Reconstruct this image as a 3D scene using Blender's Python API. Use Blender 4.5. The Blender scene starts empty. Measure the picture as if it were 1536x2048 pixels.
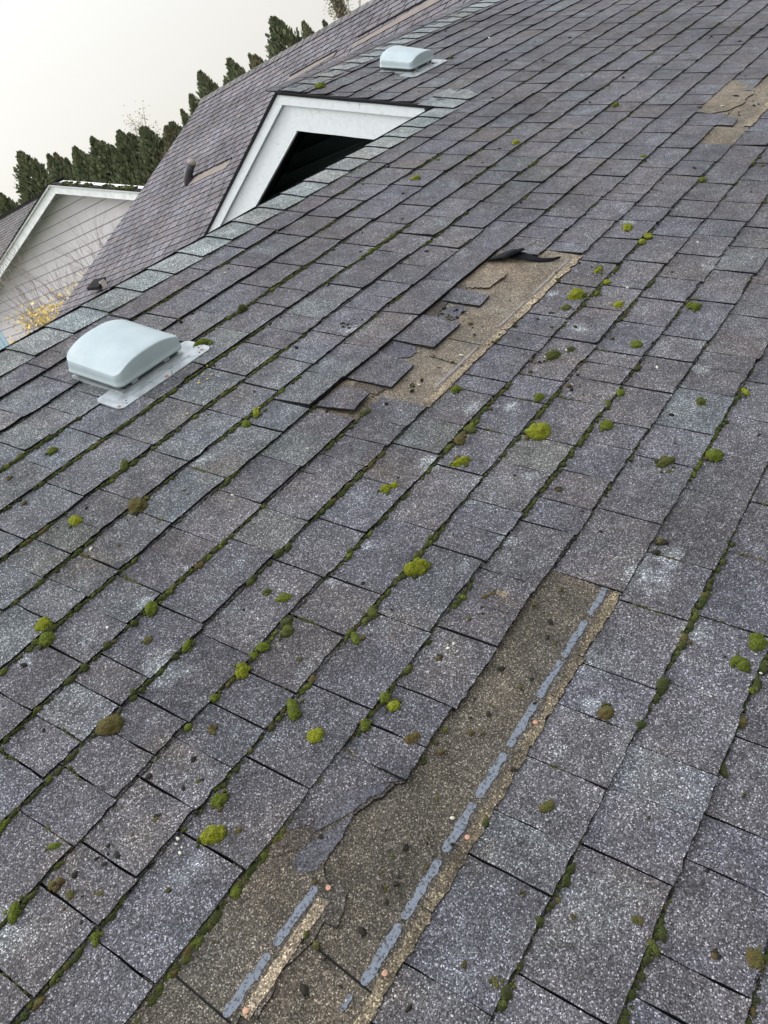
import bpy, math, random, json
import numpy as np
from mathutils import Matrix, Vector, noise

scene = bpy.context.scene
C = scene.collection
R = math.radians

# ------------------------------------------------------------------ camera
cam_d = bpy.data.cameras.new("camera")
cam = bpy.data.objects.new("camera", cam_d)
C.objects.link(cam)
cam.matrix_world = Matrix(((0.5424, 0.5744, -0.6130, -0.90497),
                           (-0.7387, -0.0214, -0.6737, -2.37902),
                           (-0.4001, 0.8183, 0.4127, 0.25607),
                           (0, 0, 0, 1)))
cam_d.sensor_fit = 'VERTICAL'
cam_d.sensor_height = 24.0
cam_d.lens = 1721.3 / 2048 * 24.0
cam_d.clip_start = 0.05
cam_d.clip_end = 3000
scene.camera = cam

# ------------------------------------------------------------------ light
SUN_EL, SUN_AZ = 36, 112          # degrees above horizon, heading (from +X towards +Y)
world = bpy.data.worlds.new("World")
scene.world = world
world.use_nodes = True
wn, wl = world.node_tree.nodes, world.node_tree.links
wn.clear()
wo = wn.new('ShaderNodeOutputWorld')
bg = wn.new('ShaderNodeBackground')
sky = wn.new('ShaderNodeTexSky')
sky.sky_type = 'NISHITA'
sky.sun_disc = False
sky.sun_elevation = R(SUN_EL)
sky.sun_rotation = R(90 - SUN_AZ)
sky.air_density = 1.3
sky.dust_density = 6.0
hs = wn.new('ShaderNodeHueSaturation')
hs.inputs['Saturation'].default_value = 0.33
mixw = wn.new('ShaderNodeMixRGB')
mixw.inputs[0].default_value = 0.90
# overcast veil: a cloud layer brighter overhead, a little creamier towards the horizon
tcw = wn.new('ShaderNodeTexCoord')
sep = wn.new('ShaderNodeSeparateXYZ')
rampw = wn.new('ShaderNodeValToRGB')
rampw.color_ramp.elements[0].position = 0.0
rampw.color_ramp.elements[0].color = (5.5, 5.36, 4.95, 1)
rampw.color_ramp.elements[1].position = 0.22
rampw.color_ramp.elements[1].color = (5.95, 5.95, 5.85, 1)
for p_, c_ in ((0.55, (6.2, 6.25, 6.3, 1)), (0.8, (10.1, 10.2, 10.7, 1)), (1.0, (14.2, 14.5, 15.4, 1))):
    el = rampw.color_ramp.elements.new(p_)
    el.color = c_
wl.new(tcw.outputs['Generated'], sep.inputs[0])
wl.new(sep.outputs['Z'], rampw.inputs[0])
wl.new(sky.outputs[0], hs.inputs['Color'])
wl.new(hs.outputs[0], mixw.inputs[1])
wl.new(rampw.outputs[0], mixw.inputs[2])
wl.new(mixw.outputs[0], bg.inputs['Color'])
bg.inputs['Strength'].default_value = 0.13
dotn = wn.new('ShaderNodeVectorMath'); dotn.operation = 'DOT_PRODUCT'
dotn.inputs[1].default_value = (math.cos(R(40)) * math.cos(R(170)), math.cos(R(40)) * math.sin(R(170)), math.sin(R(40)))
wl.new(tcw.outputs['Generated'], dotn.inputs[0])
mrw = wn.new('ShaderNodeMapRange')
mrw.inputs['From Min'].default_value = -1.0
mrw.inputs['From Max'].default_value = 1.0
mrw.inputs['To Min'].default_value = .72
mrw.inputs['To Max'].default_value = 1.75  # sky brightened behind the camera, out of view, to lift surfaces facing it
wl.new(dotn.outputs['Value'], mrw.inputs['Value'])
mulw = wn.new('ShaderNodeVectorMath'); mulw.operation = 'SCALE'
wl.new(mixw.outputs[0], mulw.inputs[0]); wl.new(mrw.outputs[0], mulw.inputs['Scale'])
wl.new(mulw.outputs[0], bg.inputs['Color'])
wl.new(bg.outputs[0], wo.inputs['Surface'])

sun_d = bpy.data.lights.new("sun", 'SUN')
sun_d.energy = 1.5
sun_d.angle = R(14)
sun_d.color = (1.0, 0.965, 0.92)
sun = bpy.data.objects.new("sun", sun_d)
C.objects.link(sun)
sdir = Vector((math.cos(R(SUN_EL)) * math.cos(R(SUN_AZ)), math.cos(R(SUN_EL)) * math.sin(R(SUN_AZ)), math.sin(R(SUN_EL))))
sun.rotation_euler = sdir.to_track_quat('Z', 'Y').to_euler()

scene.view_settings.view_transform = 'Standard'
scene.view_settings.look = 'None'
scene.view_settings.gamma = 1
scene.view_settings.exposure = 0.30

rnd = random.Random(7)
E = 0.127                      # one course of shingles
PITCH = R(22.6)
cp, sp = math.cos(PITCH), math.sin(PITCH)
GROUND = -4.0
ROOF = Matrix(((1, 0, 0, 0), (0, cp, -sp, 0), (0, sp, cp, 0), (0, 0, 0, 1)))   # roof plane: x along ridge, y uphill, z outward


# ------------------------------------------------------------------ materials
def newmat(name):
    m = bpy.data.materials.new(name)
    m.use_nodes = True
    nt = m.node_tree
    b = nt.nodes['Principled BSDF']
    return m, nt.nodes, nt.links, b


def ramp(N, stops, interp='LINEAR'):
    r = N.new('ShaderNodeValToRGB')
    cr = r.color_ramp
    cr.interpolation = interp
    while len(cr.elements) < len(stops):
        cr.elements.new(0.5)
    for el, (p, c) in zip(cr.elements, stops):
        el.position = p
        if not isinstance(c, tuple):
            c = (c, c, c)
        el.color = (*c, 1)
    return r


def noisen(N, L, vec, scale, detail=3, rough=0.55):
    n = N.new('ShaderNodeTexNoise')
    n.inputs['Scale'].default_value = scale
    n.inputs['Detail'].default_value = detail
    n.inputs['Roughness'].default_value = rough
    L.new(vec, n.inputs['Vector'])
    return n


def mul(N, L, a, b, typ='MULTIPLY', fac=1.0):
    m = N.new('ShaderNodeMixRGB')
    m.blend_type = typ
    if isinstance(fac, float):
        m.inputs[0].default_value = fac
    else:
        L.new(fac, m.inputs[0])
    for k, x in ((1, a), (2, b)):
        if isinstance(x, tuple):
            m.inputs[k].default_value = (*x, 1)
        else:
            L.new(x, m.inputs[k])
    return m.outputs[0]


STAINS = [(-2.71, 9.09, .085), (-1.9, 7.98, .05), (0.71, 10.2, .03), (1.92, 12.03, .05), (-1.05, 7.97, .03), (2.06, 14.17, .09),
          (2.6, 14.3, .07), (1.33, 15.16, .06), (-0.44, 14.37, .035), (3.0, 9.98, .06), (3.39, 11.71, .05), (9.72, 9.17, .05),
          (7.94, 13.11, .05), (4.83, 9.83, .07), (-1.26, 14.33, .03), (-6.27, 10.16, .07), (-0.21, 10.13, .03), (12.28, 11.97, .06),
          (1.3, 6.2, .06), (5.2, 10.4, .05), (-3.6, 7.2, .03), (8.5, 10.4, .05), (6.4, 5.8, .06), (14.2, 9.3, .05)]
BROWN = [(3.2, 5.4, .12), (1.2, 6.6, .12), (-1.6, 6.4, .14), (-4.7, 10.8, .10), (-5.3, 10.1, .09), (-3.7, 10.1, .12), (4.0, 7.6, .08),
         (9.6, 10.6, .16), (-0.4, 11.6, .10), (0.6, 12.7, .07), (2.5, 9.2, .12), (7.2, 10.9, .10), (-3.0, 14.0, .08), (-4.6, 14.1, .07), (1.0, 13.2, .1)]


def shingle_mat(name, base, cool, warm, stains=False, speck=590.0, lift=1.0, tint=True, patina=(.27, .31, .32)):
    m, N, L, b = newmat(name)
    base, cool, warm, patina = [tuple(x * .71 for x in q) for q in (base, cool, warm, patina)]
    tc = N.new('ShaderNodeTexCoord')
    P = tc.outputs['Object']
    v = N.new('ShaderNodeTexVoronoi')
    v.inputs['Scale'].default_value = speck
    L.new(P, v.inputs['Vector'])
    sx = N.new('ShaderNodeSeparateXYZ')
    L.new(v.outputs['Color'], sx.inputs[0])
    gr = ramp(N, [(0.0, .30), (0.3, .56), (0.55, .88), (0.80, 1.22), (0.91, 2.0), (1.0, 4.4 * lift)])
    L.new(sx.outputs['X'], gr.inputs[0])
    v2 = N.new('ShaderNodeTexVoronoi')
    v2.inputs['Scale'].default_value = speck * 0.5
    L.new(P, v2.inputs['Vector'])
    sx2 = N.new('ShaderNodeSeparateXYZ')
    L.new(v2.outputs['Color'], sx2.inputs[0])
    gr2 = ramp(N, [(0.0, .76), (0.5, .97), (0.9, 1.10), (1.0, 1.5)])
    L.new(sx2.outputs['Y'], gr2.inputs[0])
    n1 = noisen(N, L, P, 4.2, 4, .6)
    r1 = ramp(N, [(0.30, cool), (0.50, base), (0.70, warm)])
    L.new(n1.outputs['Fac'], r1.inputs[0])
    n2 = noisen(N, L, P, 17, 5, .68)
    r2 = ramp(N, [(0.28, .66), (0.5, .98), (0.74, 1.42)])
    L.new(n2.outputs['Fac'], r2.inputs[0])
    # pale weathered bloom in drifting patches
    n3 = noisen(N, L, P, 7.5, 4, .62)
    r3 = ramp(N, [(0.56, 0.0), (0.76, .40)])
    L.new(n3.outputs['Fac'], r3.inputs[0])
    n4 = noisen(N, L, P, 1.7, 3, .6)
    r4 = ramp(N, [(0.33, .74), (0.5, 1.0), (0.68, 1.22)])
    L.new(n4.outputs['Fac'], r4.inputs[0])
    col = mul(N, L, r1.outputs[0], r2.outputs[0])
    col = mul(N, L, col, r4.outputs[0])
    if tint:
        at = N.new('ShaderNodeAttribute')
        at.attribute_name = 'tint'
        col = mul(N, L, col, at.outputs['Color'])
    col = mul(N, L, col, patina, 'MIX', r3.outputs[0])
    if stains:
        nd = noisen(N, L, P, 34, 4, .7)
        for lst, ccol, mx in ((BROWN, (.105, .085, .066), .42), (STAINS, (.34, .38, .39), .42)):
            acc = None
            for (u, vv, rad) in lst:
                dn = N.new('ShaderNodeVectorMath')
                dn.operation = 'DISTANCE'
                L.new(P, dn.inputs[0])
                dn.inputs[1].default_value = (u * E, -vv * E, 0.004)
                mr = N.new('ShaderNodeMapRange')
                mr.inputs['From Min'].default_value = rad
                mr.inputs['From Max'].default_value = 0.0
                L.new(dn.outputs['Value'], mr.inputs['Value'])
                if acc is None:
                    acc = mr.outputs[0]
                else:
                    mx_ = N.new('ShaderNodeMath')
                    mx_.operation = 'MAXIMUM'
                    L.new(acc, mx_.inputs[0])
                    L.new(mr.outputs[0], mx_.inputs[1])
                    acc = mx_.outputs[0]
            ad = N.new('ShaderNodeMath')
            ad.operation = 'MULTIPLY_ADD'
            L.new(nd.outputs['Fac'], ad.inputs[0])
            ad.inputs[1].default_value = 1.6
            ad.inputs[2].default_value = -1.1
            sm = N.new('ShaderNodeMath')
            sm.operation = 'ADD'
            L.new(acc, sm.inputs[0])
            L.new(ad.outputs[0], sm.inputs[1])
            mp = N.new('ShaderNodeMapRange')
            mp.inputs['From Min'].default_value = .12
            mp.inputs['From Max'].default_value = .75
            mp.inputs['To Max'].default_value = mx
            L.new(sm.outputs[0], mp.inputs['Value'])
            gt = N.new('ShaderNodeMath')
            gt.operation = 'MULTIPLY'
            st = N.new('ShaderNodeMath')
            st.operation = 'GREATER_THAN'
            st.inputs[1].default_value = 0.001
            L.new(acc, st.inputs[0])
            L.new(mp.outputs[0], gt.inputs[0])
            L.new(st.outputs[0], gt.inputs[1])
            col = mul(N, L, col, ccol, 'MIX', gt.outputs[0])
    col = mul(N, L, col, gr.outputs[0])
    col = mul(N, L, col, gr2.outputs[0])
    L.new(col, b.inputs['Base Color'])
    b.inputs['Roughness'].default_value = .7
    b.inputs['Specular IOR Level'].default_value = .16
    bp = N.new('ShaderNodeBump')
    bp.inputs['Strength'].default_value = .55
    bp.inputs['Distance'].default_value = .0016
    vd = ramp(N, [(0.0, 1.0), (0.8, 0.0)])
    L.new(v.outputs['Distance'], vd.inputs[0])
    L.new(vd.outputs[0], bp.inputs['Height'])
    bp2 = N.new('ShaderNodeBump')
    bp2.inputs['Strength'].default_value = .5
    bp2.inputs['Distance'].default_value = .006
    L.new(n2.outputs['Fac'], bp2.inputs['Height'])
    L.new(bp.outputs[0], bp2.inputs['Normal'])
    L.new(bp2.outputs[0], b.inputs['Normal'])
    return m


def plain(name, col, rough=.7, nscale=20, var=.3, metallic=0.0, bump=0.0, second=None, bscale=None, thr=(.4, .6)):
    m, N, L, b = newmat(name)
    tc = N.new('ShaderNodeTexCoord')
    n = noisen(N, L, tc.outputs['Object'], nscale, 5, .62)
    if second is None:
        r = ramp(N, [(0.25, tuple(max(0, x * (1 - var)) for x in col)), (0.75, tuple(x * (1 + var) for x in col))])
    else:
        r = ramp(N, [(thr[0], col), (thr[1], second)])
    L.new(n.outputs['Fac'], r.inputs[0])
    L.new(r.outputs[0], b.inputs['Base Color'])
    b.inputs['Roughness'].default_value = rough
    b.inputs['Metallic'].default_value = metallic
    if bump:
        nb = noisen(N, L, tc.outputs['Object'], bscale or nscale * 3, 5, .65)
        bp = N.new('ShaderNodeBump')
        bp.inputs['Strength'].default_value = bump
        bp.inputs['Distance'].default_value = .004
        L.new(nb.outputs['Fac'], bp.inputs['Height'])
        L.new(bp.outputs[0], b.inputs['Normal'])
    return m


M_SH = shingle_mat("weathered_shingle", (.114, .111, .124), (.109, .113, .124), (.118, .111, .112), stains=True, speck=570.0)
M_CAP = shingle_mat("ridge_cap_shingle", (.215, .238, .238), (.20, .234, .234), (.222, .232, .23), speck=560, patina=(.30, .36, .36))
M_FAR = shingle_mat("brown_shingle", (.168, .158, .174), (.160, .158, .176), (.172, .158, .164), speck=300, lift=.7, patina=(.27, .25, .265))
M_NEI = shingle_mat("grey_neighbour_shingle", (.15, .142, .142), (.145, .142, .147), (.16, .15, .145), speck=200, lift=.6, patina=(.24, .24, .22))
M_UNDER = shingle_mat("exposed_tan_underlay", (.108, .096, .076), (.102, .094, .080), (.118, .098, .074), speck=620, tint=False, patina=(.125, .095, .066), lift=.95)
M_UNDER2 = shingle_mat("bleached_tan_underlay", (.195, .168, .130), (.18, .162, .132), (.215, .172, .124), speck=620, tint=False, patina=(.29, .185, .11), lift=.7)
M_EDGE = plain("asphalt_edge", (.014, .014, .016), .85, 60, .5)
M_DECK = plain("dark_gap", (.010, .011, .010), .95, 40, .6)
M_FELT = shingle_mat("torn_asphalt_core", (.085, .076, .066), (.05, .048, .05), (.125, .10, .078), speck=560, tint=False, patina=(.14, .12, .10), lift=.8)
M_FIBRE = shingle_mat("torn_fibre_edge", (.185, .155, .105), (.09, .075, .055), (.24, .20, .13), speck=520, tint=False, patina=(.34, .28, .18), lift=.7)
M_FIBRE2 = shingle_mat("bleached_fibre_edge", (.29, .24, .17), (.17, .14, .10), (.36, .30, .21), speck=520, tint=False, patina=(.42, .33, .22), lift=.6)
M_TAR = shingle_mat("smooth_tar", (.125, .125, .148), (.112, .118, .142), (.138, .13, .14), speck=590, tint=False, patina=(.20, .20, .22), lift=.15)
M_BLACK = plain("black_felt_flap", (.010, .011, .014), .8, 30, .4, bump=.4)
M_COPPER = plain("coppery_nail", (.34, .19, .13), .45, 90, .25, metallic=.5)

for q_ in (M_EDGE, M_DECK, M_BLACK):
    q_.node_tree.nodes['Principled BSDF'].inputs['Specular IOR Level'].default_value = .08
m, N, L, b = newmat("sealant_strip")
tc = N.new('ShaderNodeTexCoord')
va = noisen(N, L, tc.outputs['Object'], 230, 3, .6)
rr = ramp(N, [(0.39, (.020, .022, .028)), (0.47, (.10, .12, .148)), (1.0, (.135, .158, .19))])
L.new(va.outputs['Fac'], rr.inputs[0])
L.new(rr.outputs[0], b.inputs['Base Color'])
b.inputs['Roughness'].default_value = .6
bp = N.new('ShaderNodeBump'); bp.inputs['Strength'].default_value = .5; bp.inputs['Distance'].default_value = .002
L.new(va.outputs['Fac'], bp.inputs['Height']); L.new(bp.outputs[0], b.inputs['Normal'])
M_SEAL = m
M_SEAL2 = plain('faded_sealant', (.13, .125, .13), .7, 120, .4, second=(.19, .165, .13), thr=(.45, .6))


def moss_mat(name, lo, mid, hi, brown, bfac):
    m, N, L, b = newmat(name)
    tc = N.new('ShaderNodeTexCoord')
    ge = N.new('ShaderNodeNewGeometry')
    P = ge.outputs['Position']
    n1 = noisen(N, L, P, 420, 3, .7)
    r1 = ramp(N, [(0.32, lo), (0.5, mid), (0.72, hi)])
    L.new(n1.outputs['Fac'], r1.inputs[0])
    n2 = noisen(N, L, P, 60, 4, .6)
    r2 = ramp(N, [(0.5 - .1 * bfac, 0.0), (0.78 - .25 * bfac, min(1.0, .25 + bfac))])
    L.new(n2.outputs['Fac'], r2.inputs[0])
    c = mul(N, L, r1.outputs[0], brown, 'MIX', r2.outputs[0])
    L.new(c, b.inputs['Base Color'])
    b.inputs['Roughness'].default_value = .95
    try:
        b.inputs['Specular IOR Level'].default_value = .1
        b.inputs['Sheen Weight'].default_value = .12
        b.inputs['Sheen Tint'].default_value = (.7, .85, .3, 1)
    except Exception:
        pass
    v = N.new('ShaderNodeTexVoronoi')
    v.inputs['Scale'].default_value = 650
    L.new(P, v.inputs['Vector'])
    bp = N.new('ShaderNodeBump')
    bp.inputs['Strength'].default_value = 1.0
    bp.inputs['Distance'].default_value = .003
    bp.invert = True
    L.new(v.outputs['Distance'], bp.inputs['Height'])
    L.new(bp.outputs[0], b.inputs['Normal'])
    return m


M_MOSS = {
    'y': moss_mat("moss_yellow_green", (.045, .055, .004), (.165, .185, .010), (.34, .34, .028), (.11, .10, .02), .12),
    'g': moss_mat("moss_green", (.022, .034, .004), (.075, .100, .010), (.17, .20, .020), (.07, .065, .02), .2),
    'o': moss_mat("moss_olive", (.022, .030, .008), (.055, .070, .014), (.11, .125, .025), (.055, .042, .020), .5),
    'b': moss_mat("moss_brown", (.035, .032, .014), (.08, .07, .025), (.13, .12, .04), (.085, .05, .025), .7),
    'd': moss_mat("moss_dark", (.010, .014, .006), (.026, .036, .010), (.065, .078, .018), (.028, .022, .014), .45),
}


# ------------------------------------------------------------------ mesh helpers
class MB:
    def __init__(s):
        s.v = []; s.f = []; s.m = []; s.c = []; s.n = 0

    def add(s, verts, faces, mi=0, col=(1, 1, 1)):
        k = s.n
        verts = [tuple(q) for q in verts]
        s.v += verts
        s.n += len(verts)
        s.f += [tuple(i + k for i in f) for f in faces]
        s.m += list(mi) if isinstance(mi, (list, tuple)) else [mi] * len(faces)
        s.c += [col] * len(verts)

    def box(s, x0, x1, y0, y1, z0, z1, mi=0, col=(1, 1, 1)):
        v = [(x, y, z) for z in (z0, z1) for y in (y0, y1) for x in (x0, x1)]
        f = [(0, 2, 3, 1), (4, 5, 7, 6), (0, 1, 5, 4), (2, 6, 7, 3), (0, 4, 6, 2), (1, 3, 7, 5)]
        s.add(v, f, mi, col)

    def tube(s, pts, rads, n=10, cap=True, mi=0):
        rings = []
        vv = []
        pts = [Vector(p) for p in pts]
        for i, p in enumerate(pts):
            d = (pts[min(i + 1, len(pts) - 1)] - pts[max(i - 1, 0)]).normalized()
            a = d.orthogonal().normalized() if i == 0 else (rings[-1] - d * rings[-1].dot(d)).normalized()
            rings.append(a)
            bb = d.cross(a)
            for k in range(n):
                t = 2 * math.pi * k / n
                vv.append(p + (a * math.cos(t) + bb * math.sin(t)) * rads[i])
        ff = []
        for i in range(len(pts) - 1):
            for k in range(n):
                ff.append((i * n + k, i * n + (k + 1) % n, (i + 1) * n + (k + 1) % n, (i + 1) * n + k))
        if cap:
            ff.append(tuple(range(n - 1, -1, -1)))
            ff.append(tuple((len(pts) - 1) * n + k for k in range(n)))
        s.add(vv, ff, mi)

    def build(s, name, mats, parent=None, mat=None, smooth=False, tint=False):
        me = bpy.data.meshes.new(name)
        me.from_pydata(s.v, [], s.f)
        for q in (mats if isinstance(mats, (list, tuple)) else [mats]):
            me.materials.append(q)
        if any(s.m):
            me.polygons.foreach_set('material_index', s.m)
        if tint:
            ca = me.color_attributes.new('tint', 'FLOAT_COLOR', 'POINT')
            a = np.ones((len(s.v), 4), dtype=np.float32)
            a[:, :3] = np.array(s.c, dtype=np.float32)
            ca.data.foreach_set('color', a.ravel())
        if smooth:
            me.polygons.foreach_set('use_smooth', [True] * len(s.f))
        me.update()
        o = bpy.data.objects.new(name, me)
        C.objects.link(o)
        place(o, parent, mat)
        return o


WM = {}


def place(o, parent, mat):
    w = mat if mat is not None else (WM[parent.name] if parent is not None else Matrix())
    WM[o.name] = w.copy()
    if parent is not None:
        o.parent = parent
        o.matrix_local = WM[parent.name].inverted() @ w
    else:
        o.matrix_local = w


def tag(o, label=None, cat=None, group=None, kind=None):
    if label: o['label'] = label
    if cat: o['category'] = cat
    if group: o['group'] = group
    if kind: o['kind'] = kind
    return o


def empty(name, loc):
    o = bpy.data.objects.new(name, None)
    C.objects.link(o)
    place(o, None, Matrix.Translation(loc))
    return o


def uv(u, v, h=0.0):
    return Vector((u * E, -v * E, h))


# ------------------------------------------------------------------ shingle tabs
def tab(mb, x0, x1, y0, y1, t0, t1, nx, ny, rg, col, rough=.0012, cup=.0, curl=(0, 0), gap=.002, gap2=None):
    gap2 = gap if gap2 is None else gap2
    """one tab in roof axes: x0..x1 along the course, y0 butt edge (low) .. y1 (uphill, under the next course)"""
    sd = rg.random() * 1000
    top = []
    for j in range(ny + 1):
        g = j / ny
        for i in range(nx + 1):
            f = i / nx
            x = x0 + gap + (x1 - x0 - gap - gap2) * f
            y = y0 + (y1 - y0) * g
            h = t1 + (t0 - t1) * g
            if nx > 2:
                if j == 0:
                    y += (noise.noise(Vector((x * 45, sd, 0))) * 1.2 + noise.noise(Vector((x * 160, sd, 5))) * .6) * rough
                if i in (0, nx):
                    x += noise.noise(Vector((y * 60, sd + i * 9, 3))) * rough * .9
                h += cup * ((2 * f - 1) ** 2) * (1 - g)
                h += (curl[0] * (1 - f) + curl[1] * f) * (1 - g) ** 2
                h += noise.noise(Vector((x * 9, y * 9, sd))) * .0013 * (1 - g * .8)
            top.append((x, y, h))
    v = list(top)
    w = nx + 1
    F = []
    MI = []
    for j in range(ny):
        for i in range(nx):
            F.append((j * w + i, j * w + i + 1, (j + 1) * w + i + 1, (j + 1) * w + i)); MI.append(0)
    rim = [i for i in range(w)] + [j * w + nx for j in range(1, ny + 1)]
    left = [j * w for j in range(ny, -1, -1)]
    path = left + rim[1:]
    k = len(v)
    for a in path:
        q = v[a]
        v.append((q[0], q[1] + (.0045 if a <= nx else 0), -.003 if curl == (0, 0) else q[2] - .004))
    for a in range(len(path) - 1):
        F.append((path[a], k + a, k + a + 1, path[a + 1])); MI.append(1)
    mb.add(v, F, MI, col)


SLOTS = json.loads('{"1": [8.95, 11.59], "2": [0.65, 8.1, 10.22, 11.59], "3": [-0.13, 1.18, 7.33, 8.64, 10.39, 11.9, 13.27, 14.52], "4": [-0.3, 0.86, 5.31, 6.65, 7.55, 9.04, 10.35, 13.24, 15.29], "5": [-1.87, -0.58, 1.13, 2.58, 3.84, 6.52, 8.19, 10.31, 12.74, 14.15, 15.4, 16.52, 17.87], "6": [-1.73, -0.25, 1.05, 1.56, 3.69, 6.09, 7.33, 8.83, 9.84, 11.07, 12.41, 14.19, 15.97, 18.64], "7": [-2.91, -2.27, -1.62, 0.99, 2.55, 3.45, 4.61, 5.89, 7.5, 9.3, 11.31, 13.14, 15.29, 16.69, 18.42, 19.85], "8": [-4.16, -3.23, -1.67, -0.4, 0.72, 1.86, 3.55, 11.42, 12.41, 13.87, 15.56, 17.15, 18.56], "9": [-4.77, -4.15, -3.49, -2.96, -1.84, -0.16, 1.82, 3.07, 4.5, 11.87, 12.46, 14.08, 15.46, 18.2, 19.98, 23.6], "10": [-5.2, -4.51, -3.82, -3.23, -1.96, -0.22, 0.91, 3.25, 5.34, 5.89, 7.22, 8.72, 13.11, 15.33, 17.84, 19.1, 20.72, 29.0], "11": [-6.54, -5.69, -5.1, -4.13, -3.47, -2.82, -2.17, -1.03, -0.11, 1.47, 3.05, 4.34, 5.51, 6.35, 7.96, 12.06, 13.69, 14.97, 16.17, 17.52, 19.26, 20.84], "12": [-5.8, -4.4, -3.23, -1.91, -0.41, 1.22, 2.48, 4.52, 5.9, 7.33, 7.84, 9.19, 10.38, 12.86, 15.13, 16.4, 18.07], "13": [-5.62, -2.57, -2.06, -1.37, -0.21, 1.11, 2.38, 3.88, 5.54, 6.81, 8.03, 8.96, 10.67, 12.31, 14.96], "14": [1.57, 3.2, 4.8, 5.83, 7.16, 8.64, 10.36], "15": [-4.3, -2.96, -1.5, -0.62, 0.14, 1.45, 2.58, 4.3, 5.45, 7.9], "16": [-5.2, -3.81, -2.23, -0.73, 0.36, 1.67, 3.13, 4.42], "17": [-3.43, -2.92, -1.84, -1.22, -0.03]}')
V = {0: -.12, 1: .77, 2: 1.87, 3: 2.91, 4: 3.96, 5: 5.05, 6: 6.04, 7: 7.02, 8: 8.04, 9: 9.03, 10: 10.02, 11: 10.99, 12: 12.0, 13: 12.94, 14: 13.98, 15: 14.99, 16: 16.02, 17: 17.02}
for i in range(18, 30): V[i] = V[i - 1] + 1.0
for i in range(-1, -12, -1): V[i] = V[i + 1] - 1.0
MISSING = {8: [(3.55, 11.42), (23.5, 27.6)], 9: [(4.5, 11.87), (23.6, 27.5)], 10: [(20.72, 29.0)], 13: [(-30, -2.57)], 14: [(-30, 1.57)]}
MISSING[8] = [(3.55, 11.42)]


def fill_slots(known, a, b, rg):
    pts = [a] + [k for k in known if a < k < b] + [b]
    out = []
    for i in range(len(pts) - 1):
        g = pts[i + 1] - pts[i]
        out.append(pts[i])
        if g > 2.05:
            n = max(1, round(g / 1.42))
            for k in range(1, n):
                out.append(pts[i] + g * k / n + rg.uniform(-.16, .16))
    out.append(pts[-1])
    return out


house = empty('main_house', (2.0, -0.5, GROUND))
tag(house, 'nearest house with mossy grey asphalt shingle roof missing strips of shingles', 'house')

# dark gap sheet that shows between tabs; it is the deck under the shingles
rg = random.Random(21)
shing = MB()
RIDGE_V, TALL_V = -1.05, -8.6
U0, U1, GAB = -16.0, 62.0, 22.05
UEND = {}
for r in range(-8, 27):
    ua = U0 if r >= 1 else GAB - (.0)
    va, vb = V[r - 1], V[r]
    if r == 1: va = -.6
    ks = SLOTS.get(str(r), [])
    if r < 1:
        ks = []
        a = GAB + rg.uniform(.4, 1.3)
        sl = [GAB] + fill_slots([], a, U1, rg)
    else:
        sl = fill_slots(ks, ua, U1, rg)
    rowtone = rg.uniform(.95, 1.05)
    faint = set()
    ns = []
    for i in range(len(sl) - 1):
        ns.append(sl[i])
        if -9 < sl[i] < 16 and sl[i + 1] - sl[i] > 1.22 and rg.random() < .34:
            q_ = sl[i] + (sl[i + 1] - sl[i]) * rg.uniform(.42, .58)
            ns.append(q_); faint.add(q_)
    ns.append(sl[-1]); sl = ns
    gaps = {x_: (.00035 if x_ in faint else rg.choice([.0010, .0013, .0015, .0018]) * (.9 if r >= 14 else 1.1 if x_ < 2 else 1.55 if x_ < 8 else 2.3)) for x_ in sl}
    for i in range(len(sl) - 1):
        a, b_ = sl[i], sl[i + 1]
        mid = (a + b_) / 2
        if any(x0 - .01 <= a and b_ <= x1 + .01 for x0, x1 in MISSING.get(r, [])):
            continue
        if a in faint:
            k, hue = k_prev * rg.uniform(.97, 1.03), hue_prev
        else:
            k = rg.gauss(1, .055) * rowtone
            hue = rg.uniform(-1, 1)
        k_prev, hue_prev = k, hue
        col = (k * (1 + .03 * hue), k * (1 + .01 * hue), k * (1 - .03 * hue))
        if (r in (2, 3, 4, 5, 6, 7) and a < 5) or rg.random() < .08:
            q = rg.uniform(.05, .20)
            col = (col[0] * (1 + q * .6), col[1] * (1 + q * 1.25), col[2] * (1 + q))
        if rg.random() < .07:
            col = (col[0] * .99, col[1] * .94, col[2] * .88)
        far = a > 42 or r > 20
        gap = rg.choice([.0007, .0013, .0015, .0018, .0020]) * (1.2 if a < 2 else 1.6 if a < 8 else 2.2)
        t1 = (.0074 if a < 9 else .0066) + rg.uniform(-.0010, .0020)
        y0 = -(vb + rg.uniform(-.030, .030)) * E
        y1 = -(va - .10) * E
        if r == 7 and 3.3 < a < 11: t1 += .008
        if (r == 13 and -2.6 < a < 1.5) or (r == 12 and a < -2.7): t1 += .0035
        curl = (0, 0)
        cup = rg.uniform(0, .0022)
        if a > 8 and not far: cup += rg.uniform(0, .0028)
        near = 10 if (a < 8 and r > 4) else 6
        if far:
            tab(shing, a * E, b_ * E, y0, y1, .0006, t1, 1, 1, rg, col, 0)
        else:
            tab(shing, a * E, b_ * E, y0, y1, .0006, t1, near, 4, rg, col, .0030, cup, curl, gaps[a], gaps[b_])

# deck under everything (dark), split so it never shows above the low ridge before the gable
deck = MB()
deck.add([uv(U0, 27, -.0045), uv(U1, 27, -.0045), uv(U1, RIDGE_V, -.0045), uv(U0, RIDGE_V, -.0045),
          uv(GAB + .05, RIDGE_V, -.0045), uv(GAB + .05, TALL_V, -.0045), uv(U1, TALL_V, -.0045)],
         [(0, 1, 2, 4, 3), (4, 2, 6, 5)])
roof = shing.build('roof', [M_SH, M_EDGE], house, ROOF, smooth=False, tint=True)
deck.build('roof_deck', M_DECK, roof, ROOF)

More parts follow.
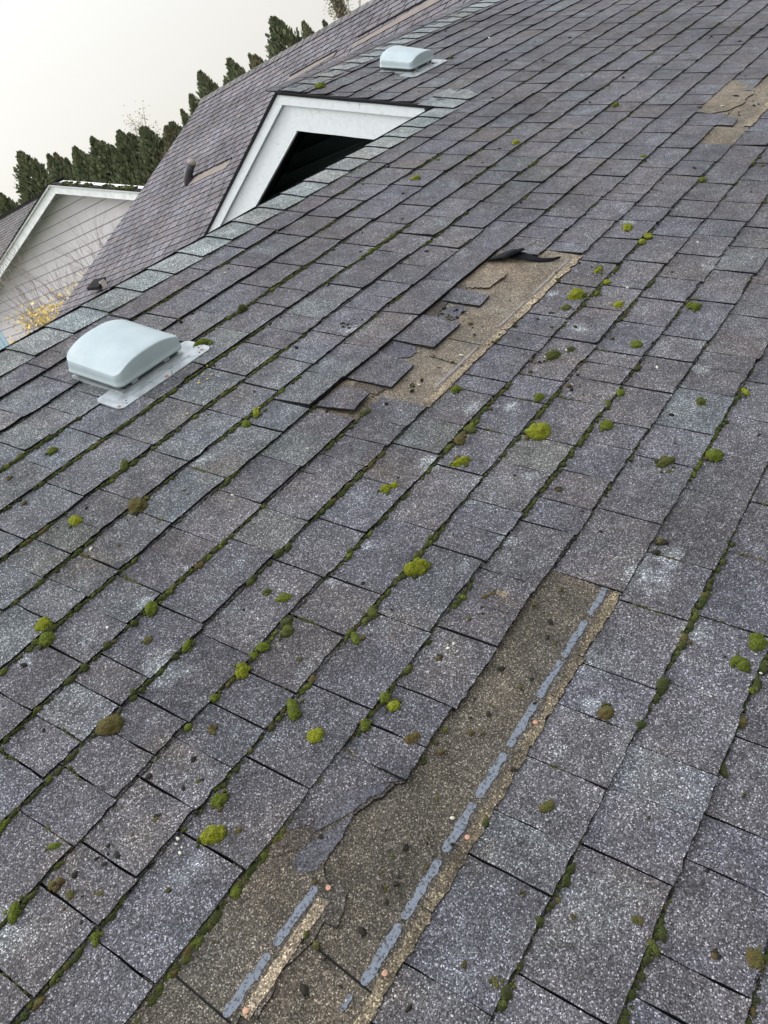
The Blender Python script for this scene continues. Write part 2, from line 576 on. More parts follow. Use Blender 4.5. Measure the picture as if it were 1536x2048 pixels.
# ------------------------------------------------------------------ ridge caps
def caps(mb, u_start, n, step, ypk, zpk, half, slope_b, rg, t=.006, flatfrom=99, nseg=9):
    """cap pieces folded over a ridge running along world X; the low-u edge of each is the butt"""
    for k in range(n):
        ua, ub = (u_start + k * step) * E, (u_start + (k + 1) * step + .15) * E
        kk = rg.gauss(1, .07)
        hue = rg.uniform(-1, 1)
        col = (kk * (1 + .05 * hue), kk, kk * (1 - .03 * hue))
        flat = k >= flatfrom
        v = []
        NX = 4
        hw = half * E * rg.uniform(.975, 1.03)
        skew = rg.uniform(-.006, .006)
        for i in range(NX + 1):
            f = i / NX
            x = ua + (ub - ua) * f
            lift = t * (1 - f) + .0015 + (rg.uniform(0, .0006) if i == 0 else 0)
            for j in range(nseg + 1):
                s = -1 + 2 * j / nseg           # -1 near slope .. +1 back slope
                d = s * hw
                rr = .022                        # bend radius at the fold
                if flat:
                    y = ypk + d * cp; z = zpk + d * sp
                    z += lift * cp; y -= lift * sp
                else:
                    sm = math.sqrt(d * d + rr * rr) - rr * .55
                    if d < 0:
                        y = ypk + d * cp - lift * sp; z = zpk - sm * sp + lift * cp
                    else:
                        y = ypk + d * math.cos(slope_b) + lift * math.sin(slope_b); z = zpk - sm * math.sin(slope_b) + lift
                xx = x + skew * s + noise.noise(Vector((s * 3, k * 7.3, i))) * .0016
                v.append((xx, y, z))
        w = nseg + 1
        F = []; MI = []
        for i in range(NX):
            for j in range(nseg):
                F.append((i * w + j, i * w + j + 1, (i + 1) * w + j + 1, (i + 1) * w + j)); MI.append(0)
        k0 = len(v)
        loop = [i * w for i in range(NX, -1, -1)] + list(range(1, w)) + [i * w + nseg for i in range(1, NX + 1)]
        for a in loop:
            q = v[a]
            dn = .009
            v.append((q[0] + .001, q[1] + .0, q[2] - dn))
        for a in range(len(loop) - 1):
            F.append((loop[a + 1], loop[a], k0 + a, k0 + a + 1)[::-1]); MI.append(1)
        mb.add(v, F, MI, col)


cp_low = MB()
rg = random.Random(5)
yl, zl = -RIDGE_V * E * cp, -RIDGE_V * E * sp
S = 1.136
SB = R(26.5)
caps(cp_low, .134 - 13 * S, 13 + 19, S, yl, zl, 1.07, PITCH, rg)
# last caps lie flat on the tall slope past the gable corner
caps(cp_low, .134 + 19 * S, 2, S, yl - .02, zl - .02 * sp / cp + .004, .75, PITCH, rg, flatfrom=0)
cap1 = cp_low.build('ridge_cap', [M_CAP, M_EDGE], roof, Matrix(), smooth=False, tint=True)
yt, zt = -TALL_V * E * cp, -TALL_V * E * sp
cp_t = MB()
caps(cp_t, GAB + .02, 34, S, yt, zt, 1.2, SB, rg)
cp_t.build('ridge_cap', [M_CAP, M_EDGE], roof, Matrix(), smooth=False, tint=True)

# back slopes, eaves, walls (plain shingle courses, dark edges)
back = MB()
rg = random.Random(11)


def slope_rows(mb, x0, x1, n, rg, w=.19, th=.006, gm=1.0, clip=None):
    """simple coursed slope in local axes (x along, y uphill from -n*E .. 0)"""
    for r in range(n):
        ya, yb = -(r + 1) * E, -r * E + .01
        x = x0 - rg.random() * w
        while x < x1:
            ww = w * rg.uniform(.75, 1.25)
            a, b_ = max(x, x0), min(x + ww, x1)
            if clip:
                b_ = min(b_, clip(r))
            if b_ - a > .02:
                k = rg.gauss(1, .085); hue = rg.uniform(-1, 1)
                c3 = (k * (1 + .04 * hue), k, k * (1 - .04 * hue))
                y_ = ya + rg.uniform(-.002, .002)
                g = rg.choice([.0012, .0022, .0025, .0025]) * gm
                v = [(a + g, y_, th), (b_ - g, y_, th), (b_ - g, yb, .001), (a + g, yb, .001),
                     (a + g, y_, -.004), (b_ - g, y_, -.004), (b_ - g, yb, -.004), (a + g, yb, -.004)]
                mb.add(v, [(0, 1, 2, 3), (0, 4, 5, 1), (1, 5, 6, 2), (3, 7, 4, 0)], [0, 1, 1, 1], c3)
            x += ww


def slope_matrix(origin, along, up):
    along = Vector(along).normalized(); up = Vector(up).normalized(); n = along.cross(up)
    m_ = Matrix.Identity(4)
    for i in range(3):
        m_[i][0] = along[i]; m_[i][1] = up[i]; m_[i][2] = n[i]; m_[i][3] = origin[i]
    return m_


lowback = MB()
slope_rows(lowback, -GAB * E, -U0 * E, 26, rg)
lowback.add([(-GAB * E, -26.2 * E, -.005), (-U0 * E, -26.2 * E, -.005), (-U0 * E, 0, -.005), (-GAB * E, 0, -.005)], [(0, 1, 2, 3)], 1)
lowback.build('back_roof_slope', [M_SH, M_EDGE], roof, slope_matrix((0, yl, zl), (-1, 0, 0), (0, -cp, sp)), tint=True)
tallback = MB()
slope_rows(tallback, -U1 * E, -GAB * E, 26, rg)
tallback.add([(-U1 * E, -26.2 * E, -.005), (-GAB * E, -26.2 * E, -.005), (-GAB * E, 0, -.005), (-U1 * E, 0, -.005)], [(0, 1, 2, 3)], 1)
tallback.build('back_roof_slope', [M_SH, M_EDGE], roof, slope_matrix((0, yt, zt), (-1, 0, 0), (0, -math.cos(SB), math.sin(SB))), tint=True)

M_WALL = plain("painted_siding", (.40, .38, .36), .75, 5, .12)
hw = MB()
hw.box(U0 * E + .3, U1 * E, -2.75, 3.0, GROUND, -1.42)
hw.build('wall', M_WALL, house, Matrix())
fas = MB()
fas.box(U0 * E, U1 * E, -3.22, -3.19, -1.56, -1.345)
fas.build('eave_fascia', plain("eave_white", (.62, .63, .62), .6, 8, .1), house, Matrix())

# ------------------------------------------------------------------ gable end with white rake boards
m, N, L, b = newmat("peeling_white_paint")
tc = N.new('ShaderNodeTexCoord')
na = noisen(N, L, tc.outputs['Object'], 38, 6, .75)
mp_ = N.new('ShaderNodeMapping'); mp_.inputs['Scale'].default_value = (1, 1, 1)
ra = ramp(N, [(0.33, (.30, .29, .27)), (0.36, (.56, .60, .62)), (0.55, (.62, .66, .68)), (1.0, (.66, .70, .715))])
L.new(na.outputs['Fac'], ra.inputs[0])
L.new(ra.outputs[0], b.inputs['Base Color'])
b.inputs['Roughness'].default_value = .55
bp = N.new('ShaderNodeBump'); bp.inputs['Strength'].default_value = .5; bp.inputs['Distance'].default_value = .003
L.new(na.outputs['Fac'], bp.inputs['Height']); L.new(bp.outputs[0], b.inputs['Normal'])
M_WHITE = m

GX = GAB * E


def rake(mb, xa, xb, offs, run, side, mi=0, zdrop=0.0):
    """board following the rake on side -1 (near) / +1 (back); offs=(top,bottom) perpendicular offsets below the roof line"""
    sl = PITCH if side < 0 else SB
    pts = []
    for o_ in offs:
        for s_ in (0, run):
            # mitre at the apex: vertical cut
            if s_ == 0:
                y = yt; z = zt - o_ / math.cos(sl)
            else:
                y = yt + side * s_ * math.cos(sl); z = zt - s_ * math.sin(sl) - o_ / math.cos(sl)
            pts.append((y, z))
    n_ = 14
    v = []
    for x in (xa, xb):
        for t_ in range(n_ + 1):
            f = t_ / n_
            w_ = noise.noise(Vector((f * 6, offs[1] * 50, side))) * .0015
            v.append((x, pts[0][0] + (pts[1][0] - pts[0][0]) * f, pts[0][1] + (pts[1][1] - pts[0][1]) * f))
            v.append((x, pts[2][0] + (pts[3][0] - pts[2][0]) * f, pts[2][1] + (pts[3][1] - pts[2][1]) * f + w_))
    w = 2 * (n_ + 1)
    F = []
    for t_ in range(n_):
        a = 2 * t_
        F += [(a, a + 1, a + 3, a + 2), (w + a, w + a + 2, w + a + 3, w + a + 1), (a, a + 2, w + a + 2, w + a), (a + 1, w + a + 1, w + a + 3, a + 3)]
    F += [(0, w, w + 1, 1), (w - 2, w - 1, 2 * w - 1, 2 * w - 2)]
    mb.add(v, F, mi)


gb = MB()
rake(gb, GX + .012, GX + .034, (.062, .190), .89, -1)
g1 = gb.build('rake_board', M_WHITE, house, Matrix())
gb = MB(); rake(gb, GX + .014, GX + .036, (.062, .190), 1.9, 1); g2 = gb.build('rake_board', M_WHITE, house, Matrix())
gb = MB(); rake(gb, GX - .006, GX + .0345, (.012, .060), .89, -1); gb.build('rake_trim', M_WHITE, g1, Matrix())
gb = MB(); rake(gb, GX - .006, GX + .0365, (.012, .060), 1.9, 1); gb.build('rake_trim', M_WHITE, g2, Matrix())
gb = MB(); rake(gb, GX - .014, GX + .04, (-.002, .0105), .89, -1); rake(gb, GX - .014, GX + .04, (-.003, .0105), 2.0, 1)
gb.build('drip_edge', M_EDGE, house, Matrix())
# recessed dark gable vent wall with louvre boards, and the soffit
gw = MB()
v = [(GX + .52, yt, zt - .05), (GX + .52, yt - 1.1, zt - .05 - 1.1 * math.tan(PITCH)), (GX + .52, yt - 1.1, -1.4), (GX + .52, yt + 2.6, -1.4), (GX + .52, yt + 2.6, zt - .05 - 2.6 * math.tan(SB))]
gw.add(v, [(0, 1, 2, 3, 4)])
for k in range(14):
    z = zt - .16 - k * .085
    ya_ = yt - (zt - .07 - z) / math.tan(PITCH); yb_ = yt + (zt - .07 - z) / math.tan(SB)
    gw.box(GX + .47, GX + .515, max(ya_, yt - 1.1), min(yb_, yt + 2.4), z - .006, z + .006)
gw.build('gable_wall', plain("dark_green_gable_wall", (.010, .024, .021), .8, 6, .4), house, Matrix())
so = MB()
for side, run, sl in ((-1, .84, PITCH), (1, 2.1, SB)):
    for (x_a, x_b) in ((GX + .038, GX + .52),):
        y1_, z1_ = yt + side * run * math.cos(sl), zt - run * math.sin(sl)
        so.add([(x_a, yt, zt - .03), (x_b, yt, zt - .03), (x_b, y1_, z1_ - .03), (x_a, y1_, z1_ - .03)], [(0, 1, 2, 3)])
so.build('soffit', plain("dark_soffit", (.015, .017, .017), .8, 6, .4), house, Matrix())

# ------------------------------------------------------------------ missing strips: exposed underlay, sealant, torn pieces
def jag(poly, amp, rg, step=.006):
    """roughen a closed (x,y) polygon"""
    out = []
    n = len(poly)
    for i in range(n):
        a, b_ = Vector(poly[i]), Vector(poly[(i + 1) % n])
        k = max(1, int((b_ - a).length / step))
        d = (b_ - a)
        nn = Vector((-d.y, d.x)).normalized() if d.length else Vector((0, 0))
        for j in range(k):
            p = a + d * j / k
            o_ = (noise.noise(Vector((p.x * 70, p.y * 70, amp * 1000))) + .6 * noise.noise(Vector((p.x * 220, p.y * 220, 3)))) * amp if j else 0
            p = p + nn * o_
            out.append((p.x, p.y))
    return out


def slab(mb, poly, h0, h1, mi_top=0, mi_side=1, hfun=None):
    import mathutils.geometry as G
    n = len(poly)
    hf = hfun or (lambda x, y: h1)
    v = [(x, y, hf(x, y)) for x, y in poly] + [(x, y, (hf(x, y) - .003) if hfun and h0 is None else h0) for x, y in poly]
    tris = G.tessellate_polygon([[Vector((x, y, 0)) for x, y in poly]])
    F = []
    for t_ in tris:
        a = [Vector(v[i]) for i in t_]
        nz = (a[1] - a[0]).cross(a[2] - a[0]).z
        F.append(tuple(t_) if nz > 0 else tuple(reversed(t_)))
    MI = [mi_top] * len(F)
    area = sum(poly[i][0] * poly[(i + 1) % n][1] - poly[(i + 1) % n][0] * poly[i][1] for i in range(n))
    for i in range(n):
        j = (i + 1) % n
        F.append((i, n + i, n + j, j) if area > 0 else (j, n + j, n + i, i)); MI.append(mi_side)
    mb.add(v, F, MI)


def sheet(u0, u1, v0, v1, h_lo, h_hi, mb, nx=60, ny=6):
    v = []
    for j in range(ny + 1):
        for i in range(nx + 1):
            u = u0 + (u1 - u0) * i / nx; vv = v0 + (v1 - v0) * j / ny
            h = h_lo + (h_hi - h_lo) * j / ny + noise.noise(Vector((u * .9, vv * .9, 4))) * .0007
            v.append(uv(u, vv, h))
    w = nx + 1
    mb.add(v, [(j * w + i, (j + 1) * w + i, (j + 1) * w + i + 1, j * w + i + 1) for j in range(ny) for i in range(nx)])


rg = random.Random(3)
# patch A (large, foreground) : course 14 missing, and course 13 missing at its lower left
ex = MB()
sheet(-16, 1.64, 12.80, 13.98, .0003, .0018, ex, 120); sheet(-16, -2.3, 11.9, 12.80, .0001, .0003, ex, 60)
exA = ex.build('exposed_underlay', M_UNDER, roof, ROOF)
# patch B (middle) courses 8-9 ; patch C (upper right) courses 9-10
ex = MB(); sheet(3.4, 12.0, 6.9, 8.0, .0003, .0012, ex, 60); sheet(4.3, 12.0, 8.0, 9.03, .0010, .0018, ex, 60)
ex.build('exposed_underlay', M_UNDER2, roof, ROOF)
ex = MB(); sheet(23.4, 27.7, 7.95, 9.0, .0003, .0012, ex, 30); sheet(20.5, 29.2, 8.95, 10.02, .0010, .0018, ex, 60)
ex.build('exposed_underlay', M_UNDER2, roof, ROOF)

# remains of course 13 in patch A: full headlap on the left, torn away on the right
pl = [(-16, 11.8), (-2.5, 11.8), (-2.5, 12.93), (-2.57, 12.93), (-2.69, 12.80), (-2.91, 12.66), (-3.23, 12.62), (-3.45, 12.56), (-3.7, 12.66), (-3.9, 12.70),
      (-4.02, 12.84), (-4.10, 12.98), (-4.31, 13.05), (-4.59, 13.09), (-4.85, 13.03), (-5.13, 12.95), (-5.43, 12.90), (-5.8, 12.92), (-6.3, 12.99), (-7, 12.93), (-9, 12.97), (-16, 12.95)]
low = MB()
poly = jag([(u * E, -v_ * E) for u, v_ in pl], .004, rg, .007)
slab(low, poly, .0005, .0042, 0, 1)
lo = low.build('torn_shingle', [M_UNDER, M_EDGE], roof, ROOF)
lo['label'] = 'tan headlap of a stripped shingle with ragged torn lower edge'
# grey granule face left hanging on its upper right part
pl = [(-4.0, 11.9), (-2.58, 11.9), (-2.57, 12.91), (-2.69, 12.72), (-2.96, 12.50), (-3.3, 12.33), (-3.58, 12.27), (-3.7, 12.16)]
gg = MB(); slab(gg, jag([(u * E, -v_ * E) for u, v_ in pl], .003, rg), .004, .0058, 0, 1)
o = gg.build('torn_shingle', [M_SH, M_EDGE], roof, ROOF, tint=True); o['label'] = 'torn grey shingle remnant beside dark scar'
# dark tar scars
tb = MB()
slab(tb, jag([(u * E, -v_ * E) for u, v_ in [(-2.66, 12.84), (-2.89, 12.79), (-3.04, 12.71), (-3.19, 12.66), (-3.4, 12.55), (-3.66, 12.46), (-3.86, 12.38), (-4.10, 12.16), (-4.2, 12.0), (-3.9, 12.0), (-3.42, 12.2), (-2.9, 12.4), (-2.62, 12.7)]], .004, rg, .004), .001, .0052, 0, 1)
tb.build('torn_shingle', [M_FELT, M_EDGE], roof, ROOF)['label'] = 'thin torn brown layer edging the upper grey scar'
for pts_, h in (([(-3.3, 12.30), (-2.96, 12.46), (-2.77, 12.64), (-2.68, 12.80), (-2.82, 12.78), (-2.97, 12.67), (-3.17, 12.62), (-3.42, 12.50), (-3.65, 12.37), (-3.5, 12.30)], .0066),
                ([(-3.22, 12.64), (-3.47, 12.67), (-3.68, 12.68), (-3.99, 12.66), (-4.10, 12.53), (-4.04, 12.38), (-3.88, 12.37), (-3.71, 12.42), (-3.54, 12.49), (-3.37, 12.56)], .0050)):
    tb = MB(); slab(tb, jag([(u * E, -v_ * E) for u, v_ in pts_], .0030, rg, .004), .001, h, 0, 0)
    tb.build('tar_scar', [M_TAR, M_EDGE], roof, ROOF)
tb = MB()
slab(tb, jag([(u * E, -v_ * E) for u, v_ in [(-4.16, 12.86), (-3.98, 12.95), (-4.02, 13.1), (-4.2, 13.19), (-4.38, 13.22), (-4.4, 13.06), (-4.25, 12.98)]], .003, rg, .004), .0016, .0046, 0, 1)
tb.build('torn_shingle', [M_FELT, M_EDGE], roof, ROOF)['label'] = 'blackened torn lip beyond the end of the tan fibre strip'
tb = MB()
slab(tb, jag([(u * E, -v_ * E) for u, v_ in [(-5.42, 12.95), (-5.08, 12.98), (-5.2, 13.04), (-5.5, 13.05)]], .002, rg, .004), .0016, .0044, 0, 1)
tb.build('torn_shingle', [M_FELT, M_EDGE], roof, ROOF)['label'] = 'small dark torn lip at the bottom of the photo'


# ragged fibre ledges
def ledge(mb, u0, u1, va, vb, h0, h1, rg, amp=.004, broken=.0):
    u = u0
    while u < u1:
        ln = rg.uniform(.7, 2.2)
        b_ = min(u + ln, u1)
        top = [((u + (b_ - u) * k / 8), va + .05 * noise.noise(Vector((u + k * .35, va, 1)))) for k in range(9)]
        bot = [((u + (b_ - u) * k / 8), vb + .06 * noise.noise(Vector((u + k * .4, vb, 7)))) for k in range(8, -1, -1)]
        poly = jag([(p * E, -q * E) for p, q in top + bot], amp, rg, .005)
        slab(mb, poly, h0, h1 + rg.uniform(-.0004, .0006), 0, 1)
        u = b_ + (rg.uniform(.0, .05) if rg.random() < .6 else -.02)


lg = MB(); ledge(lg, -9, 1.56, 13.885, 14.01, .0010, .0038, rg, .0045)
lg.build('torn_fibre_edge', [M_FIBRE, M_EDGE], roof, ROOF)
lg = MB(); ledge(lg, -5.55, -4.2, 12.86, 12.99, .004, .0056, rg, .003)
lg.build('torn_fibre_edge', [M_FIBRE2, M_EDGE], roof, ROOF)
lg = MB(); ledge(lg, 4.5, 11.8, 8.90, 9.06, .0018, .0052, rg, .003)
lg.build('torn_fibre_edge', [M_FIBRE2, M_EDGE], roof, ROOF)
lg = MB(); ledge(lg, 22.6, 28.8, 9.86, 10.06, .0018, .0052, rg, .004)
lg.build('torn_fibre_edge', [M_FIBRE2, M_EDGE], roof, ROOF)

# sealant dashes
def seal(u0, u1, v_, w, h, name='sealant_strip'):
    mb = MB()
    P_ = []
    for k in range(13):
        t_ = math.pi * (k / 12)
        P_.append((u1 - .04 + math.sin(t_) * .05, v_ - w / 2 * math.cos(t_)))
    for k in range(13):
        t_ = math.pi * (k / 12)
        P_.append((u0 + .04 - math.sin(t_) * .05, v_ + w / 2 * math.cos(t_)))
    slab(mb, jag([(p * E, -q * E) for p, q in P_], .0034, rg, .004), h - .0016, h, 0, 0)
    return mb.build(name, [M_SEAL, M_EDGE], roof, ROOF)


for a, b_ in ((1.03, 1.54), (.15, .79), (-.62, -.02), (-1.46, -.79), (-2.26, -1.67), (-3.03, -2.44), (-3.89, -3.24), (-4.65, -4.06)):
    seal(a - .04, b_ + .05, 13.765, .095, .0030)
seal(-5.0, -4.84, 13.72, .06, .0040)
for a, b_ in ((-4.81, -4.19), (-5.6, -5.01), (-6.4, -5.8)):
    seal(a - .04, b_ + .05, 12.77, .09, .0049)
for a, b_ in ((9.6, 11.6), (7.9, 9.2), (5.2, 6.9)):
    s_ = seal(a, b_, 8.80, .06, .0030)
    s_.data.materials[0] = M_SEAL2

# copper-coloured roofing nails
for (u, v_, h) in ((-1.04, 13.90, .0055), (-2.81, 13.91, .0055), (-4.5, 13.90, .0052), (-4.08, 12.90, .0062), (-5.5, 12.92, .0062), (4.5, 12.9 - 3.98, .006), (7.1, 8.95, .006)):
    nb = MB()
    n_ = 14
    v = [uv(u, v_, h + .0014)] + [uv(u, v_, h) + Vector((math.cos(t_ * 2 * math.pi / n_) * .0038, math.sin(t_ * 2 * math.pi / n_) * .0038, .0009)) for t_ in range(n_)] + \
        [uv(u, v_, h - .004) + Vector((math.cos(t_ * 2 * math.pi / n_) * .0038, math.sin(t_ * 2 * math.pi / n_) * .0038, 0)) for t_ in range(n_)]
    F = [(0, 1 + k, 1 + (k + 1) % n_) for k in range(n_)] + [(1 + k, 1 + n_ + k, 1 + n_ + (k + 1) % n_, 1 + (k + 1) % n_) for k in range(n_)]
    nb.add(v, F)
    nb.build('roofing_nail', M_COPPER, roof, ROOF)

# joints of the shingles below, seen as fine dark lines
for (ua, va_, ub, vb_) in ((-4.64, 13.04, -4.72, 13.95), (-5.62, 12.08, -5.66, 12.86), (7.0, 8.06, 7.05, 8.9), (6.2, 8.06, 6.15, 8.9)):
    hh = .0046 if va_ < 12.5 and va_ > 12 else .0024
    jl = MB(); jl.add([uv(ua - .012, va_, hh), uv(ub - .012, vb_, hh), uv(ub + .012, vb_, hh), uv(ua + .012, va_, hh)], [(0, 1, 2, 3)])
    jl.build('underlay_joint', M_DECK, roof, ROOF)

# --- loose and torn tabs in the middle patch
def loose(corners, hs, label, mat=None, seed=1, th=.0045, nx=12, ny=10, amp=.0022, bow=0.0, name='torn_shingle'):
    """corners in (u,v): upper-left, lower-left, lower-right, upper-right ; hs heights"""
    mb = MB()
    ul, ll, lr, ur = [Vector(q) for q in corners]
    v = []
    for j in range(ny + 1):
        g = j / ny
        for i in range(nx + 1):
            f = i / nx
            p = (ul * (1 - g) + ll * g) * (1 - f) + (ur * (1 - g) + lr * g) * f
            h = (hs[0] * (1 - g) + hs[1] * g) * (1 - f) + (hs[3] * (1 - g) + hs[2] * g) * f
            h += bow * math.sin(math.pi * f) * g + noise.noise(Vector((f * 2.3, g * 2.3, seed))) * .0012
            q = uv(p.x, p.y, h)
            if i in (0, nx): q.x += noise.noise(Vector((g * 9, i, seed))) * amp + noise.noise(Vector((g * 30, i, seed))) * amp * .5
            if j in (0, ny): q.y += noise.noise(Vector((f * 9, j, seed))) * amp + noise.noise(Vector((f * 30, j, seed))) * amp * .5
            v.append(q)
    w = nx + 1
    F = [(j * w + i, (j + 1) * w + i, (j + 1) * w + i + 1, j * w + i + 1) for j in range(ny) for i in range(nx)]
    MI = [0] * len(F)
    loop = list(range(w)) + [j * w + nx for j in range(1, ny + 1)] + [ny * w + i for i in range(nx - 1, -1, -1)] + [j * w for j in range(ny - 1, 0, -1)]
    k0 = len(v)
    for a in loop: v.append(v[a] - Vector((0, 0, th)))
    n_ = len(loop)
    for a in range(n_):
        F.append((loop[a], loop[(a + 1) % n_], k0 + (a + 1) % n_, k0 + a)); MI.append(1)
    F.append(tuple(k0 + a for a in range(n_))); MI.append(1)
    mb.add(v, F, MI)
    o = mb.build(name, [mat or M_SH, M_EDGE], roof, ROOF, tint=True)
    if label: o['label'] = label
    return o


H4 = (.006, .0075, .0085, .006)
loose([(4.72, 7.0), (4.75, 8.06), (5.68, 8.02), (5.92, 7.0)], (.006, .011, .010, .006), 'loose grey tab left of the tar spot', seed=2)
loose([(6.43, 7.0), (6.44, 8.04), (7.60, 8.04), (7.68, 7.0)], (.006, .013, .011, .006), 'largest loose grey tab, slipped over the tan gap', seed=3)
loose([(8.45, 7.05), (8.50, 8.02), (9.06, 7.98), (9.12, 7.02)], (.006, .010, .009, .006), 'narrow loose grey tab nearest the curled flap', seed=4)
loose([(3.60, 7.02), (3.66, 7.94), (4.36, 7.82), (4.44, 7.14)], (.005, .022, .014, .007), 'brownish lifted tab at the lower end of the middle gap', seed=5, bow=.004)
loose([(9.25, 7.15), (9.40, 7.78), (10.2, 7.86), (10.62, 7.15)], (.003, .008, .010, .004), 'peeling tan felt layer with dark curled lip', mat=M_UNDER2, seed=6, th=.002, amp=.007)
loose([(4.44, 7.3), (4.46, 7.9), (4.72, 7.94), (4.70, 7.25)], (.003, .004, .004, .003), None, mat=M_FELT, seed=16, th=.002, amp=.006)
# remaining granules strip under L7 between fragments
for a, b_, vv in ((7.68, 8.45, 7.32), (9.12, 9.4, 7.3), (5.92, 6.43, 7.14)):
    loose([(a, 6.95), (a, vv), (b_, vv - .08), (b_, 6.95)], (.003, .0035, .0035, .003), None, mat=M_FELT, seed=a, th=.002, amp=.006)
for pts_ in ([(5.95, 7.05), (6.42, 7.05), (6.42, 7.60), (6.25, 7.74), (5.98, 7.72), (5.82, 7.50)], [(7.66, 7.3), (8.25, 7.36), (8.47, 7.6), (8.3, 7.8), (7.85, 7.80), (7.64, 7.62)]):
    tb = MB(); slab(tb, jag([(u * E, -v_ * E) for u, v_ in pts_], .004, rg, .005), .001, .0034, 0, 1)
    tb.build('tar_scar', [M_TAR, M_EDGE], roof, ROOF)

# black curled flap at the top of the middle patch
fl = MB()
cross = [(0, .000), (.020, .012), (.046, .024), (.070, .034), (.078, .030), (.070, .024)]
nU = 16
vv = []
for i in range(nU + 1):
    f = i / nU
    u = 10.72 + f * .85
    wv = 7.0 + f * .3
    k = math.sin(math.pi * min(1, f * 1.15 + .08)) ** .7
    for (dv, hh) in cross:
        q = uv(u, wv, .006)
        vv.append((q.x + dv * .15, q.y - dv * (.5 + .6 * k), q.z + hh * k * (1.0 + .25 * noise.noise(Vector((f * 5, dv * 40, 2))))))
w = len(cross)
F = [(i * w + j, i * w + j + 1, (i + 1) * w + j + 1, (i + 1) * w + j) for i in range(nU) for j in range(w - 1)]
k0 = len(vv)
vv += [(a, b2 + .001, c - .0022) for a, b2, c in vv]
F += [(k0 + i * w + j + 1, k0 + i * w + j, k0 + (i + 1) * w + j, k0 + (i + 1) * w + j + 1) for i in range(nU) for j in range(w - 1)]
F += [(i * w + w - 1, k0 + i * w + w - 1, k0 + (i + 1) * w + w - 1, (i + 1) * w + w - 1) for i in range(nU)]
fl.add(vv, F)
# long curled strip running from the flap towards the lower right
ribbon = [(11.25, 7.45, .012), (11.2, 7.75, .020), (11.2, 8.0, .014), (11.25, 8.25, .010), (11.35, 8.45, .010), (11.45, 8.62, .014)]
vv = []
for i, (u, v_, h) in enumerate(ribbon):
    wd = .16 * (1 - i / 6)
    vv += [uv(u - wd, v_, h - .004), uv(u, v_ + .03, h + .003), uv(u + wd, v_, h - .003)]
F = []
for i in range(len(ribbon) - 1):
    a = i * 3
    F += [(a, a + 3, a + 4, a + 1), (a + 1, a + 4, a + 5, a + 2)]
k0 = len(vv); vv += [Vector((q.x, q.y, q.z - .0025)) for q in vv]
F += [tuple(k0 + a for a in reversed(f_)) for f_ in list(F)]
for i in range(len(ribbon) - 1):
    for e_ in (0, 2):
        a = i * 3 + e_
        F.append((a, k0 + a, k0 + a + 3, a + 3))
fl.add(vv, F)
o = fl.build('torn_shingle', [M_BLACK], roof, ROOF, smooth=False)
o['label'] = 'black curled up flap of torn shingle'

# patch C remnants
loose([(22.45, 8.95), (22.48, 9.55), (23.15, 9.50), (23.5, 8.95)], (.006, .009, .009, .006), 'small grey tab remnant overhanging the far tan gap', seed=8)
pl = [(23.6, 8.0), (27.6, 8.0), (27.2, 8.6), (26.8, 9.05), (26.2, 9.2), (25.6, 9.12), (24.9, 9.2), (24.4, 9.05), (24.0, 8.9), (23.6, 8.55)]
mb = MB(); slab(mb, jag([(u * E, -v_ * E) for u, v_ in pl], .007, rg, .008), .0012, .0055, 0, 1)
mb.build('torn_shingle', [M_UNDER2, M_EDGE], roof, ROOF)['label'] = 'bleached tan layer with dark ragged tear in the far gap'
# chipped corner of a tab in the foreground
for pts_, mt in (([(-4.24, 11.69), (-4.02, 11.80), (-3.93, 12.02), (-4.26, 12.02), (-4.33, 11.9)], M_FELT), ([(.58, 12.84), (.70, 12.46), (.76, 12.42), (.84, 12.72), (.72, 12.9)], M_FIBRE2)):
    mb = MB(); slab(mb, jag([(u * E, -v_ * E) for u, v_ in pts_], .003, rg, .005), .003, .0085, 0, 1)
    mb.build('worn_spot', [mt, M_EDGE], roof, ROOF)

# ------------------------------------------------------------------ roof vents
m, N, L, b = newmat("pale_blue_grey_plastic")
tc = N.new('ShaderNodeTexCoord')
n1 = noisen(N, L, tc.outputs['Object'], 14, 5, .65)
r1 = ramp(N, [(0.3, (.265, .325, .345)), (0.55, (.30, .36, .38)), (0.8, (.33, .385, .395))])
L.new(n1.outputs['Fac'], r1.inputs[0])
n2 = noisen(N, L, tc.outputs['Object'], 90, 4, .7)
r2 = ramp(N, [(0.66, 0.0), (0.76, .5)])
L.new(n2.outputs['Fac'], r2.inputs[0])
c = mul(N, L, r1.outputs[0], (.20, .22, .20), 'MIX', r2.outputs[0])
L.new(c, b.inputs['Base Color'])
b.inputs['Roughness'].default_value = .42
M_VENT = m
m, N, L, b = newmat("galvanised_flashing")
tc = N.new('ShaderNodeTexCoord')
n1 = noisen(N, L, tc.outputs['Object'], 30, 5, .65)
r1 = ramp(N, [(0.3, (.20, .22, .23)), (0.5, (.32, .355, .37)), (0.7, (.38, .415, .43))])
L.new(n1.outputs['Fac'], r1.inputs[0])
L.new(r1.outputs[0], b.inputs['Base Color'])
b.inputs['Metallic'].default_value = .25
b.inputs['Roughness'].default_value = .42
bp = N.new('ShaderNodeBump'); bp.inputs['Strength'].default_value = .25; bp.inputs['Distance'].default_value = .01
L.new(n1.outputs['Fac'], bp.inputs['Height']); L.new(bp.outputs[0], b.inputs['Normal'])
M_GALV = m
M_VDARK = plain("vent_dark_collar", (.06, .068, .07), .7, 60, .3)  # dark grey tone of the vent collar beneath the hood
M_RUST = plain("rust", (.22, .10, .05), .9, 90, .4)


